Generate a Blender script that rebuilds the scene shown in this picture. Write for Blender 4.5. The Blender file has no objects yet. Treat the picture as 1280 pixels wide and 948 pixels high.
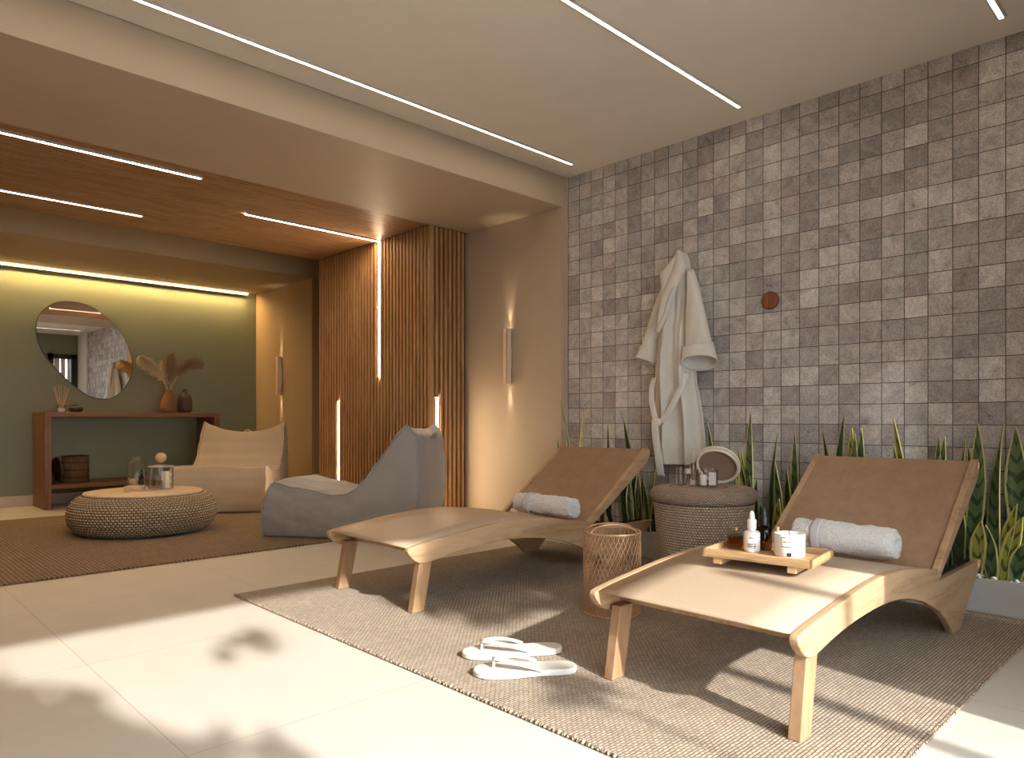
import bpy, math, random
from mathutils import Vector, Matrix, noise as mnoise

S = 0.732            # design units -> metres
SC = bpy.context.scene
COL = SC.collection
PI = math.pi
rnd = random.Random(7)

# ------------------------------------------------------------------ mesh builder
class MB:
    def __init__(self):
        self.v = []; self.f = []; self.uv = {}
    def add(self, vs, fs, uvs=None):
        b = len(self.v)
        self.v += [tuple(p) for p in vs]
        for f in fs: self.f.append(tuple(b + i for i in f))
        if uvs:
            for i, u in enumerate(uvs): self.uv[b + i] = u
        return self
    def box(self, x0, x1, y0, y1, z0, z1):
        vs = [(x0,y0,z0),(x1,y0,z0),(x1,y1,z0),(x0,y1,z0),(x0,y0,z1),(x1,y0,z1),(x1,y1,z1),(x0,y1,z1)]
        return self.add(vs, [(3,2,1,0),(4,5,6,7),(0,1,5,4),(1,2,6,5),(2,3,7,6),(3,0,4,7)])
    def prism(self, poly, axis, a0, a1):
        n = len(poly)
        def P(u, w, a): return {'x':(a,u,w),'y':(u,a,w),'z':(u,w,a)}[axis]
        vs = [P(u,w,a0) for u,w in poly] + [P(u,w,a1) for u,w in poly]
        fs = [tuple(range(n))[::-1], tuple(range(n, 2*n))]
        for i in range(n):
            j = (i+1) % n; fs.append((i, j, n+j, n+i))
        return self.add(vs, fs)
    def grid(self, P, cu=False, cv=False, uvs=True, flip=False):
        """P[i][j]; cu closes i, cv closes j"""
        n, m = len(P), len(P[0])
        vs = [p for r in P for p in r]
        fs = []
        for i in range(n if cu else n-1):
            for j in range(m if cv else m-1):
                a, b_ = i*m+j, ((i+1)%n)*m+j
                c, d = ((i+1)%n)*m+(j+1)%m, i*m+(j+1)%m
                fs.append((a,d,c,b_) if flip else (a,b_,c,d))
        U = [(i/max(1,n-1), j/max(1,m-1)) for i in range(n) for j in range(m)] if uvs else None
        return self.add(vs, fs, U)
    def lathe(self, prof, seg=32, c=(0,0,0), cap0=True, cap1=True, rf=None):
        m = len(prof); vs = []; U = []
        for i in range(seg):
            a = 2*PI*i/seg
            for j,(r,z) in enumerate(prof):
                rr = r*(rf(a,z) if rf else 1)
                vs.append((c[0]+rr*math.cos(a), c[1]+rr*math.sin(a), c[2]+z)); U.append((i/seg, j/(m-1)))
        fs = []
        for i in range(seg):
            k = (i+1)%seg
            for j in range(m-1):
                fs.append((i*m+j, k*m+j, k*m+j+1, i*m+j+1))
        if cap0: fs.append(tuple(i*m for i in range(seg))[::-1])
        if cap1: fs.append(tuple(i*m+m-1 for i in range(seg)))
        return self.add(vs, fs, U)
    def tube(self, pts, r, seg=8, closed=False, cap=True):
        pts = [Vector(p) for p in pts]; n = len(pts)
        rs = r if isinstance(r, (list,tuple)) else [r]*n
        T = []
        for i in range(n):
            a = pts[(i-1)%n] if (closed or i>0) else pts[i]
            b = pts[(i+1)%n] if (closed or i<n-1) else pts[i]
            t = b-a; T.append(t.normalized() if t.length>1e-9 else Vector((0,0,1)))
        up = Vector((0,0,1)) if abs(T[0].z)<.9 else Vector((1,0,0))
        nrm = T[0].cross(up).normalized(); rings = []
        for i in range(n):
            nrm = nrm - T[i]*nrm.dot(T[i])
            nrm = nrm.normalized() if nrm.length>1e-6 else T[i].orthogonal().normalized()
            bi = T[i].cross(nrm)
            rings.append([pts[i]+(nrm*math.cos(2*PI*k/seg)+bi*math.sin(2*PI*k/seg))*rs[i] for k in range(seg)])
        b0 = len(self.v)
        self.grid(rings, cu=closed, cv=True)
        if cap and not closed:
            self.f.append(tuple(b0+k for k in range(seg))[::-1]); self.f.append(tuple(b0+(n-1)*seg+k for k in range(seg)))
        return self
    def sphere(self, c, r, seg=20, rings=12, sc=(1,1,1)):
        P = [[(c[0]+r*sc[0]*math.sin(PI*j/rings)*math.cos(2*PI*i/seg), c[1]+r*sc[1]*math.sin(PI*j/rings)*math.sin(2*PI*i/seg), c[2]-r*sc[2]*math.cos(PI*j/rings)) for j in range(rings+1)] for i in range(seg)]
        return self.grid(P, cu=True)

def finish(o, name, parent):
    COL.objects.link(o)
    if parent is not None: o.parent = parent
    return o

def build(name, mb, m, parent=None, bevel=0, bseg=2, sub=0, solid=0, ang=35, smooth=True, kind=None, loc=None, off=-1):
    me = bpy.data.meshes.new(name)
    me.from_pydata([(x*S, y*S, z*S) for x,y,z in mb.v], [], mb.f)
    if mb.uv:
        L = me.uv_layers.new(name='UVMap')
        for li, l in enumerate(me.loops):
            L.data[li].uv = mb.uv.get(l.vertex_index, (0,0))
    me.validate()
    if m: me.materials.append(m)
    if smooth:
        me.shade_smooth()
        me.set_sharp_from_angle(angle=math.radians(ang))
    o = bpy.data.objects.new(name, me)
    if solid:
        d = o.modifiers.new('solid', 'SOLIDIFY'); d.thickness = solid*S; d.offset = off
    if bevel:
        d = o.modifiers.new('bevel', 'BEVEL'); d.width = bevel*S; d.segments = bseg; d.limit_method = 'ANGLE'; d.angle_limit = math.radians(40)
        d.harden_normals = False
    if sub:
        d = o.modifiers.new('sub', 'SUBSURF'); d.levels = sub; d.render_levels = sub
    if loc: o.location = tuple(c*S for c in loc)
    if kind: o['kind'] = kind
    return finish(o, name, parent)

def tag(o, label, cat, group=None, kind=None):
    o['label'] = label; o['category'] = cat
    if group: o['group'] = group
    if kind: o['kind'] = kind
    return o
def thing(name, label, cat, loc=(0,0,0), rz=0, group=None):
    o = bpy.data.objects.new(name, None)
    o.empty_display_size = .05
    o.location = tuple(c*S for c in loc); o.rotation_euler = (0,0,rz)
    COL.objects.link(o)
    return tag(o, label, cat, group)
def copy_tree(o, parent=None):
    c = o.copy(); COL.objects.link(c)
    if parent is not None: c.parent = parent
    for ch in list(o.children): copy_tree(ch, c)
    return c
def struct(name, mb, m, **k): return build(name, mb, m, kind='structure', **k)

# ------------------------------------------------------------------ materials
class NT:
    def __init__(s, name):
        s.m = bpy.data.materials.new(name); s.m.use_nodes = True
        s.t = s.m.node_tree; s.n = s.t.nodes; s.n.clear()
        s.out = s.n.new('ShaderNodeOutputMaterial'); s.b = s.n.new('ShaderNodeBsdfPrincipled')
        s.l(s.b.outputs[0], s.out.inputs[0])
    def l(s, a, b): s.t.links.new(a, b)
    def new(s, typ, **k):
        n = s.n.new(typ)
        for a, v in k.items(): setattr(n, a, v)
        return n
    def coord(s, scale=(1,1,1), src='Object', rot=(0,0,0), loc=(0,0,0)):
        tc = s.new('ShaderNodeTexCoord'); mp = s.new('ShaderNodeMapping')
        k = 1/S if src == 'Object' else 1
        mp.inputs['Scale'].default_value = tuple(c*k for c in scale); mp.inputs['Rotation'].default_value = rot
        mp.inputs['Location'].default_value = loc
        s.l(tc.outputs[src], mp.inputs[0]); return mp.outputs[0]
    def noise(s, vec, scale=5, detail=4, rough=.55, dist=0):
        n = s.new('ShaderNodeTexNoise'); n.inputs['Scale'].default_value = scale; n.inputs['Detail'].default_value = detail
        n.inputs['Roughness'].default_value = rough; n.inputs['Distortion'].default_value = dist
        s.l(vec, n.inputs['Vector']); return n.outputs['Fac']
    def ramp(s, fac, stops, interp='LINEAR'):
        r = s.new('ShaderNodeValToRGB'); e = r.color_ramp; e.interpolation = interp
        while len(e.elements) < len(stops): e.elements.new(.5)
        for el, (p, c) in zip(e.elements, stops):
            el.position = p; el.color = (c[0], c[1], c[2], 1) if isinstance(c, (tuple,list)) else (c,c,c,1)
        s.l(fac, r.inputs[0]); return r.outputs[0]
    def math(s, op, a, b=None, clamp=False):
        n = s.new('ShaderNodeMath', operation=op, use_clamp=clamp)
        for i, x in enumerate((a, b)):
            if x is None: continue
            if isinstance(x, (int,float)): n.inputs[i].default_value = x
            else: s.l(x, n.inputs[i])
        return n.outputs[0]
    def mix(s, fac, a, b, blend='MIX'):
        n = s.new('ShaderNodeMix', data_type='RGBA', blend_type=blend)
        for k, inp, x in ((0, n.inputs[0], fac), (1, n.inputs[6], a), (2, n.inputs[7], b)):
            if isinstance(x, (int,float)): inp.default_value = x if k == 0 else (x,x,x,1)
            elif isinstance(x, (tuple,list)): inp.default_value = (x[0],x[1],x[2],1)
            else: s.l(x, inp)
        return n.outputs[2]
    def sep(s, vec):
        n = s.new('ShaderNodeSeparateXYZ'); s.l(vec, n.inputs[0]); return n.outputs
    def comb(s, x, y, z):
        n = s.new('ShaderNodeCombineXYZ')
        for i, a in enumerate((x,y,z)):
            if isinstance(a, (int,float)): n.inputs[i].default_value = a
            else: s.l(a, n.inputs[i])
        return n.outputs[0]
    def bump(s, h, strength=.3, dist=.01, prev=None):
        n = s.new('ShaderNodeBump'); n.inputs['Strength'].default_value = strength; n.inputs['Distance'].default_value = dist
        s.l(h, n.inputs['Height'])
        if prev is not None: s.l(prev, n.inputs['Normal'])
        s.l(n.outputs[0], s.b.inputs['Normal']); return n.outputs[0]
    def base(s, c, rough=.5, spec=.5, metal=0, sheen=0):
        i = s.b.inputs['Base Color']
        if isinstance(c, (tuple,list)): i.default_value = (c[0],c[1],c[2],1)
        else: s.l(c, i)
        i = s.b.inputs['Roughness']
        if isinstance(rough, (int,float)): i.default_value = rough
        else: s.l(rough, i)
        s.b.inputs['Specular IOR Level'].default_value = spec; s.b.inputs['Metallic'].default_value = metal
        if sheen: s.b.inputs['Sheen Weight'].default_value = sheen
        return s

def m_paint(name, c, rough=.6, spec=.3):
    t = NT(name); v = t.coord()
    n = t.noise(v, 3, 3); f = t.ramp(n, [(.3,.96),(.7,1.0)])
    t.base(t.mix(1, c, f, 'MULTIPLY'), rough, spec); t.bump(t.noise(v, 60, 3), .06, .004); return t.m
def m_plain(name, c, rough=.5, spec=.5, metal=0, sheen=0, bscale=0, bstr=.1):
    t = NT(name); v = t.coord(); n = t.noise(v, 6, 4)
    t.base(t.mix(1, c, t.ramp(n, [(.3,.9),(.7,1.0)]), 'MULTIPLY'), rough, spec, metal, sheen)
    if bscale: t.bump(t.noise(v, bscale, 4), bstr, .004)
    return t.m
def m_wood(name, c1, c2, c3, axis='x', scale=1.0, rough=.42, spec=.4, streak=1.0):
    t = NT(name)
    sc = {'x':(.7,6,6),'y':(6,.7,6),'z':(6,6,.7)}[axis]
    v = t.coord(tuple(a*scale for a in sc))
    d = t.noise(v, 1.2, 4, .6, .6)
    fine = t.noise(t.coord(tuple(a*scale*5 for a in sc)), 3, 6, .65)
    w = t.math('FRACT', t.math('MULTIPLY', d, 5.0*streak))
    w = t.math('ABSOLUTE', t.math('SUBTRACT', w, .5))
    f = t.math('ADD', t.math('MULTIPLY', w, .9), t.math('MULTIPLY', fine, .55))
    c = t.ramp(f, [(.15,c3),(.42,c1),(.8,c2)])
    t.base(c, rough, spec); t.bump(fine, .12, .003); return t.m
def m_emit(name, c, st):
    t = NT(name); e = t.new('ShaderNodeEmission'); e.inputs[0].default_value = (*c,1); e.inputs[1].default_value = st
    t.l(e.outputs[0], t.out.inputs[0]); return t.m
def m_glass(name, c=(1,1,1), rough=.0, ior=1.45):
    t = NT(name); t.base(c, rough); t.b.inputs['Transmission Weight'].default_value = 1; t.b.inputs['IOR'].default_value = ior; return t.m
def m_thin_glass(name, tint=(.985,.988,.985), gloss=.06):
    t = NT(name)
    tr = t.new('ShaderNodeBsdfTransparent'); tr.inputs[0].default_value = (*tint,1)
    gl = t.new('ShaderNodeBsdfGlossy'); gl.inputs['Roughness'].default_value = .02
    fr = t.new('ShaderNodeLayerWeight'); fr.inputs[0].default_value = .12
    mx = t.new('ShaderNodeMixShader')
    t.l(t.math('ADD', t.math('MULTIPLY', fr.outputs['Fresnel'], .7), gloss*.3, True), mx.inputs[0])
    t.l(tr.outputs[0], mx.inputs[1]); t.l(gl.outputs[0], mx.inputs[2]); t.l(mx.outputs[0], t.out.inputs[0]); return t.m
def m_fabric(name, c, bscale=140, rough=.85, sheen=.25, var=.9, bs=.25):
    t = NT(name); v = t.coord()
    n = t.noise(v, 4, 4); f = t.noise(v, bscale, 2)
    col = t.mix(1, c, t.ramp(n, [(.3,var),(.7,1.0)]), 'MULTIPLY')
    col = t.mix(1, col, t.ramp(f, [(.3,.86),(.7,1.0)]), 'MULTIPLY')
    t.base(col, rough, .2, 0, sheen); t.bump(f, bs, .003); return t.m

M = {}
M['ceiling'] = m_paint('ceiling_paint', (.74,.68,.60))
M['cream'] = m_paint('cream_paint', (.48,.385,.28), .55)
M['white'] = m_paint('white_paint', (.78,.76,.73))
M['tan'] = m_paint('tan_paint', (.43,.32,.195), .55)  # cream paint again, with the alcove's dimness put into the colour
M['skirt'] = m_paint('skirting', (.62,.52,.42), .45)
M['green'] = m_paint('green_paint', (.215,.235,.165), .5)
M['dark'] = m_plain('dark_backing', (.045,.022,.010), .8)
M['black'] = m_plain('black_metal', (.012,.012,.013), .4)
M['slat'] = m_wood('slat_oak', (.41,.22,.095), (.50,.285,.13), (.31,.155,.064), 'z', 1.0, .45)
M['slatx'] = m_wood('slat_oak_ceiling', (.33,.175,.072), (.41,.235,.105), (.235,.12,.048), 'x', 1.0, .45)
M['oak'] = m_wood('oak_rail', (.43,.27,.152), (.50,.33,.195), (.30,.175,.088), 'x', 1.1, .42, .4, .8)
M['oakz'] = m_wood('oak_leg', (.36,.21,.11), (.43,.265,.15), (.27,.15,.073), 'z', 1.1, .42)  # rail oak made darker, shade on the legs put into the colour
M['walnut'] = m_wood('walnut', (.19,.085,.038), (.255,.12,.056), (.125,.053,.023), 'x', 1.0, .4)
M['bamboo'] = m_wood('bamboo', (.46,.285,.14), (.53,.34,.18), (.36,.215,.10), 'y', 1.5, .4)
M['palewood'] = m_wood('pale_wood', (.62,.46,.30), (.68,.52,.35), (.55,.39,.24), 'x', 1.0, .5)
M['knobwood'] = m_wood('knob_wood', (.20,.075,.028), (.27,.11,.042), (.13,.05,.02), 'z', 1.5, .45)

# floor porcelain
t = NT('porcelain'); v = t.coord()
x, y, z = t.sep(v)
def cell(t, a, o, p): return t.math('DIVIDE', t.math('SUBTRACT', a, o), p)
fx, fy = cell(t, x, .856, 1.196), cell(t, y, 2.407, 1.21)
def edge(t, f, w):  # 1 inside the tile, 0 on the joint
    fr = t.math('FRACT', f); d = t.math('ABSOLUTE', t.math('SUBTRACT', fr, .5)); return t.math('LESS_THAN', d, .5-w)
ins = t.math('MULTIPLY', edge(t, fx, .0016), edge(t, fy, .0016))
wn = t.new('ShaderNodeTexWhiteNoise', noise_dimensions='2D')
t.l(t.comb(t.math('FLOOR', fx), t.math('FLOOR', fy), 0), wn.inputs['Vector'])
c = t.mix(t.noise(v, 2.5, 6, .6), (.60,.545,.48), (.66,.61,.55))
c = t.mix(1, c, t.ramp(wn.outputs[0], [(0,.96),(1,1.0)]), 'MULTIPLY')
c = t.mix(ins, (.42,.36,.30), c)
t.base(c, t.ramp(t.noise(v, 6, 4), [(.3,.34),(.7,.44)]), .45); t.bump(ins, .2, .002); M['floor'] = t.m

# stone wall tiles (10 cm)
t = NT('stone_tile'); v = t.coord(); x, y, z = t.sep(v)
P = .13656
fy, fz = cell(t, y, 4.394, P), cell(t, z, 3.251, P)
ins = t.math('MULTIPLY', edge(t, fy, .018), edge(t, fz, .018))
wn = t.new('ShaderNodeTexWhiteNoise', noise_dimensions='2D')
t.l(t.comb(t.math('FLOOR', fy), t.math('FLOOR', fz), 0), wn.inputs['Vector'])
wn2 = t.new('ShaderNodeTexWhiteNoise', noise_dimensions='3D')
t.l(t.comb(t.math('FLOOR', fy), t.math('FLOOR', fz), 3.7), wn2.inputs['Vector'])
off = t.new('ShaderNodeVectorMath', operation='MULTIPLY_ADD'); off.inputs[1].default_value = (3,3,3)
t.l(wn.outputs['Color'], off.inputs[0]); t.l(v, off.inputs[2])
n1 = t.noise(off.outputs[0], 9, 8, .68, .8); n2 = t.noise(off.outputs[0], 90, 4, .7)
c = t.ramp(wn.outputs[0], [(0,(.34,.312,.308)),(.35,(.45,.42,.41)),(.7,(.53,.50,.485)),(1,(.64,.61,.585))])
c = t.mix(t.math('MULTIPLY', t.ramp(wn2.outputs[0], [(.6,0.),(1,1.)]), .35), c, (.42,.31,.26))
c = t.mix(1, c, t.ramp(n1, [(.25,.40),(.40,.80),(.62,1.10)]), 'MULTIPLY')
c = t.mix(1, c, t.ramp(n2, [(.3,.62),(.6,1.12)]), 'MULTIPLY')
c = t.mix(ins, (.085,.06,.052), c)
t.base(c, t.ramp(n1, [(.3,.6),(.7,.42)]), .4)
b1 = t.bump(n2, .25, .004); t.bump(t.math('ADD', ins, t.math('MULTIPLY', n1, .25)), .5, .006, b1); M['stone'] = t.m

# beige woven rug
def m_rug(name, c1, c2, dark, sx, sy, rot=0.0, off=.5, mort=.16, bstr=.9):
    t = NT(name); v = t.coord((1,1,1), rot=(0,0,rot))
    vv = t.new('ShaderNodeVectorMath', operation='ADD')
    nz = t.new('ShaderNodeTexNoise'); nz.inputs['Scale'].default_value = 18; t.l(v, nz.inputs['Vector'])
    sc = t.new('ShaderNodeVectorMath', operation='SCALE'); sc.inputs['Scale'].default_value = .008
    t.l(nz.outputs['Color'], sc.inputs[0]); t.l(v, vv.inputs[0]); t.l(sc.outputs[0], vv.inputs[1])
    b = t.new('ShaderNodeTexBrick'); b.offset = off; b.inputs['Scale'].default_value = 1.0
    b.inputs['Brick Width'].default_value = sx; b.inputs['Row Height'].default_value = sy
    b.inputs['Mortar Size'].default_value = sy*mort; b.inputs['Mortar Smooth'].default_value = .9; b.inputs['Bias'].default_value = 0
    b.inputs['Color1'].default_value = (*c1,1); b.inputs['Color2'].default_value = (*c2,1); b.inputs['Mortar'].default_value = (*dark,1)
    t.l(vv.outputs[0], b.inputs['Vector'])
    n = t.noise(v, 160, 3); n2 = t.noise(v, 5, 3)
    c = t.mix(1, b.outputs['Color'], t.ramp(n, [(.3,.6),(.65,1.1)]), 'MULTIPLY')
    c = t.mix(1, c, t.ramp(n2, [(.3,.9),(.7,1.05)]), 'MULTIPLY')
    t.base(c, .95, .1, 0, .15)
    h = t.math('ADD', t.math('SUBTRACT', 1.0, b.outputs['Fac']), t.math('MULTIPLY', n, .3))
    t.bump(h, bstr, .008); return t.m
M['rug'] = m_rug('rug_beige', (.57,.45,.33), (.44,.34,.245), (.14,.095,.06), .027, .0135)
M['rug2'] = m_rug('rug_brown', (.34,.22,.108), (.275,.172,.082), (.08,.046,.02), .05, .030, PI/2, .5, .2)
M['sling'] = m_fabric('sling_fabric', (.52,.385,.275), 220, .42, 0, .95, .12)
t = NT('back_sling'); v = t.coord(); n = t.noise(t.coord((1,1,1)), 14, 6, .65, .5)  # same fabric as the seat, darkened for the shade on the backrest
c = t.mix(t.ramp(n, [(.35,0.),(.7,1.)]), (.31,.185,.112), (.37,.235,.148)); t.base(c, .30, .45); t.bump(t.noise(v, 220, 2), .06, .003); M['backsling'] = t.m
M['beanbeige'] = m_fabric('bean_beige', (.56,.45,.34), 170, .8, .2)
M['beangrey'] = m_fabric('bean_grey', (.335,.315,.305), 170, .7, .25)
M['robe'] = m_fabric('robe_cotton', (.73,.69,.63), 120, .85, .3)
M['belt'] = m_fabric('belt_cotton', (.76,.74,.70), 160, .8, .2)
M['stitch'] = m_plain('stitch_thread', (.40,.37,.33), .9)
M['terry'] = m_fabric('terry', (.86,.85,.83), 85, .95, .4, .95, 1.0)
for n_ in M['terry'].node_tree.nodes:
    if n_.type == 'BUMP': n_.inputs['Distance'].default_value = .012
M['satin'] = m_fabric('towel_band', (.66,.64,.64), 300, .55, .1)
M['plastic'] = m_plain('slipper_rubber', (.72,.68,.64), .5, .4, 0, 0, 250, .1)
M['strap'] = m_plain('slipper_strap', (.66,.62,.58), .45)
M['planter'] = m_plain('planter_resin', (.70,.69,.68), .5, .4, 0, 0, 120, .04)
M['pebble'] = m_plain('pebble_white', (.76,.73,.69), .6, .4, 0, 0, 60, .2)
M['soil'] = m_plain('soil', (.10,.075,.05), .9)
M['copper'] = m_plain('copper_wire', (.62,.375,.22), .38, .5, .35)
M['ceramicwhite'] = m_plain('white_ceramic', (.82,.79,.75), .35)
M['sconce'] = m_paint('sconce_paint', (.80,.61,.47), .5)
M['alu'] = m_plain('led_profile', (.55,.51,.46), .5)
M['glass'] = m_thin_glass('clear_glass')
M['pane'] = m_thin_glass('window_pane', (.97,.98,.98), .03)
M['amber'] = m_thin_glass('amber_glass', (.62,.30,.12), .1)
M['darkglass'] = m_thin_glass('brown_glass', (.52,.36,.28), .1)
M['wax'] = m_plain('candle_wax', (.83,.78,.70), .5)
M['frost'] = m_plain('frosted_white', (.80,.76,.71), .3)
M['ink'] = m_plain('label_ink', (.03,.025,.02), .5)
M['labelpaper'] = m_plain('label_paper', (.80,.76,.68), .7)
M['vase1'] = m_plain('terracotta_vase', (.235,.115,.052), .6, .3, 0, 0, 40, .2)
M['vase2'] = m_plain('brown_vase', (.095,.058,.038), .5, .3, 0, 0, 50, .2)
M['darkpot'] = m_plain('dark_pot', (.035,.014,.012), .35)
M['gold'] = m_plain('brass', (.70,.46,.17), .3, .5, 1)
M['reed'] = m_plain('reed_stick', (.68,.50,.30), .7)
M['pampas'] = m_fabric('pampas_pale', (.64,.49,.33), 60, .9, .3)
M['pampasd'] = m_fabric('pampas_dark', (.33,.215,.13), 60, .9, .3)
M['traywhite'] = m_plain('tray_cream', (.74,.66,.57), .5)
M['lidbrown'] = m_plain('lid_brown', (.30,.20,.145), .6)
M['woodball'] = m_plain('ball_wood', (.60,.42,.29), .55, .3, 0, 0, 90, .3)
t = NT('mirror_silver'); t.base((.93,.93,.92), .0, .5, 1.0); M['mirror'] = t.m
M['paving'] = m_paint('paving_stone', (.45,.42,.38))
M['bark'] = m_plain('bark', (.13,.09,.06), .9, .2, 0, 0, 30, .6)
M['gardenleaf'] = m_plain('garden_leaf', (.10,.17,.05), .5)

# weave (uv) for wicker
def m_weave(name, c1, c2, dark, nu, nv, twill=.5, bstr=.8, ry=.5, pw=.7):
    t = NT(name); tc = t.new('ShaderNodeTexCoord'); x, y, z = t.sep(tc.outputs['UV'])
    v = t.math('MULTIPLY', y, nv); row = t.math('FLOOR', v)
    u = t.math('ADD', t.math('MULTIPLY', x, nu), t.math('MULTIPLY', row, twill))
    su = t.math('SINE', t.math('MULTIPLY', t.math('FRACT', u), PI)); sv = t.math('SINE', t.math('MULTIPLY', t.math('FRACT', v), PI))
    h = t.math('POWER', t.math('MAXIMUM', t.math('MULTIPLY', su, sv), .0001), pw)
    wn = t.new('ShaderNodeTexWhiteNoise', noise_dimensions='2D'); t.l(t.comb(t.math('FLOOR', u), row, 0), wn.inputs['Vector'])
    c = t.mix(wn.outputs[0], c1, c2)
    c = t.mix(t.ramp(h, [(.12,0.),(.5,1.)]), dark, c)
    n = t.noise(t.coord(), 40, 3)
    c = t.mix(1, c, t.ramp(n, [(.3,.82),(.7,1.06)]), 'MULTIPLY')
    t.base(c, ry, .4); t.bump(h, bstr, .014); return t.m
M['wicker'] = m_weave('wicker_taupe', (.66,.50,.375), (.58,.43,.32), (.17,.105,.07), 104, 30, .5, .8, .4)
M['wickertop'] = m_weave('wicker_lid', (.66,.50,.385), (.58,.43,.33), (.20,.12,.08), 104, 25, .5, .8, .4)
M['pouf'] = m_weave('pouf_rope', (.62,.485,.34), (.55,.42,.285), (.07,.045,.025), 110, 20, .5, 1.0, .8, .8)
M['shelfbasket'] = m_weave('shelf_basket_weave', (.20,.11,.062), (.155,.083,.046), (.05,.025,.014), 50, 20, .5, .7, .7)

# snake plant leaf: uv.x across, uv.y along
def m_leaf(name, d, l, yel, ew):
    t = NT(name); tc = t.new('ShaderNodeTexCoord'); u, vv, z = t.sep(tc.outputs['UV'])
    oi = t.new('ShaderNodeObjectInfo')
    e = t.math('MULTIPLY', t.math('ABSOLUTE', t.math('SUBTRACT', u, .5)), 2)
    n = t.noise(t.coord(), 22, 4); n2 = t.noise(t.coord(), 5, 2)
    ph = t.math('ADD', t.math('MULTIPLY', vv, 62), t.math('MULTIPLY', e, -4.5))
    ph = t.math('ADD', ph, t.math('MULTIPLY', n, 5)); ph = t.math('ADD', ph, t.math('MULTIPLY', oi.outputs['Random'], 20))
    w = t.math('SINE', ph)
    c = t.mix(t.ramp(w, [(.35,0.),(.62,1.)]), l, d)
    c = t.mix(t.math('MULTIPLY', n2, .5), c, tuple(.5*(a+b) for a,b in zip(d,l)))
    ed = t.math('GREATER_THAN', t.math('ADD', e, t.math('MULTIPLY', t.math('SUBTRACT', n, .5), .25)), 1-ew)
    c = t.mix(ed, c, yel)
    t.base(c, .38, .4); return t.m
M['leafA'] = m_leaf('snake_leaf', (.020,.052,.024), (.125,.185,.075), (.58,.56,.24), .2)
M['leafB'] = m_leaf('snake_leaf_yellow', (.055,.085,.02), (.42,.43,.09), (.66,.60,.19), .34)
M['leafC'] = m_leaf('snake_leaf_dark', (.010,.026,.012), (.032,.060,.024), (.36,.37,.12), .14)

LEDC = (1.0,.80,.56)
M['led'] = m_emit('led_white', (1.0,.74,.46), 75)
M['ledmain'] = m_emit('led_ceiling', (1.0,.83,.62), 15)
M['ledwarm'] = m_emit('led_amber', (1.0,.64,.26), 190)
M['ledfront'] = m_emit('led_amber_front', (1.0,.66,.30), 2.2)
M['lens'] = m_emit('sconce_lens', (1.0,.80,.55), 12)

# ------------------------------------------------------------------ room
XL = -.62
struct('floor', MB().box(XL-.2, 5.35, -.55, 11.0, -.12, 0), M['floor'])
struct('ceiling', MB().box(XL-.2, 5.3, -.55, 4.405, 3.354, 3.56), M['ceiling'])
struct('ceiling_gap', MB().box(XL-.2, 5.3, 4.405, 4.5, 3.42, 3.56), M['ceiling'])
struct('beam_front', MB().box(XL-.2, 5.3, 4.424, 5.767, 3.077, 3.46), M['cream'], bevel=.004)
struct('wall_tile', MB().box(5.0, 5.3, .43, 4.424, 0, 3.354), M['stone'])
struct('wall_pier', MB().box(4.933, 5.3, 4.424, 6.3, 0, 3.077), M['cream'], bevel=.004)
struct('trim_pier', MB().box(4.976, 5.0, 4.400, 4.424, 0, 3.354), M['cream'])
struct('pillar_front', MB().box(4.96, 5.3, -.4, .43, 0, 3.354), M['white'])
struct('wall_right', MB().box(5.2, 5.35, 6.3, 11.0, 0, 3.56), M['cream'])
struct('wall_left', MB().box(XL-.2, XL, -.4, 11.0, 0, 3.56), M['walnut'])  # unseen wall, brought in close and dark to dim the room's left
struct('wall_back', MB().box(XL-.2, 5.3, 10.772, 11.0, 0, 3.56), M['green'])
struct('baseboard_back', MB().box(XL, 4.881, 10.75, 10.772, 0, .135), M['skirt'], bevel=.003)
struct('beam_back', MB().box(XL-.2, 5.3, 9.0, 10.772, 3.057, 3.5), M['tan'], bevel=.004)
struct('wall_alcove', MB().box(4.881, 5.2, 9.0, 10.772, 0, 3.057), M['tan'], bevel=.004)
struct('ceiling_recess', MB().box(XL-.2, 5.3, 8.02, 9.0, 3.44, 3.56), M['cream'])

# slatted ceiling
mb = MB().box(XL-.2, 5.3, 5.767, 8.02, 3.105, 3.46)
struct('ceiling_slat_backing', mb, M['dark'])
mb = MB()
y = 5.77; LEDY = {5.952:(XL,2.233), 7.457:(XL,2.234), 6.69:(2.923,4.43)}
while y < 8.0:
    x0, x1 = XL, 4.43
    segs = [(x0, x1)]
    for ly,(a,b) in LEDY.items():
        if abs((y+.0165)-ly) < .030:
            segs = [(x0,a-.005),(b+.005,x1)]
    for a,b in segs:
        if b-a > .05: mb.box(a, b, y, y+.031, 3.077, 3.105)
    y += .046
mb.box(XL, 4.43, 7.99, 8.02, 3.077, 3.105)
struct('ceiling_slats', mb, M['slatx'], bevel=.003, bseg=1)
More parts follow.
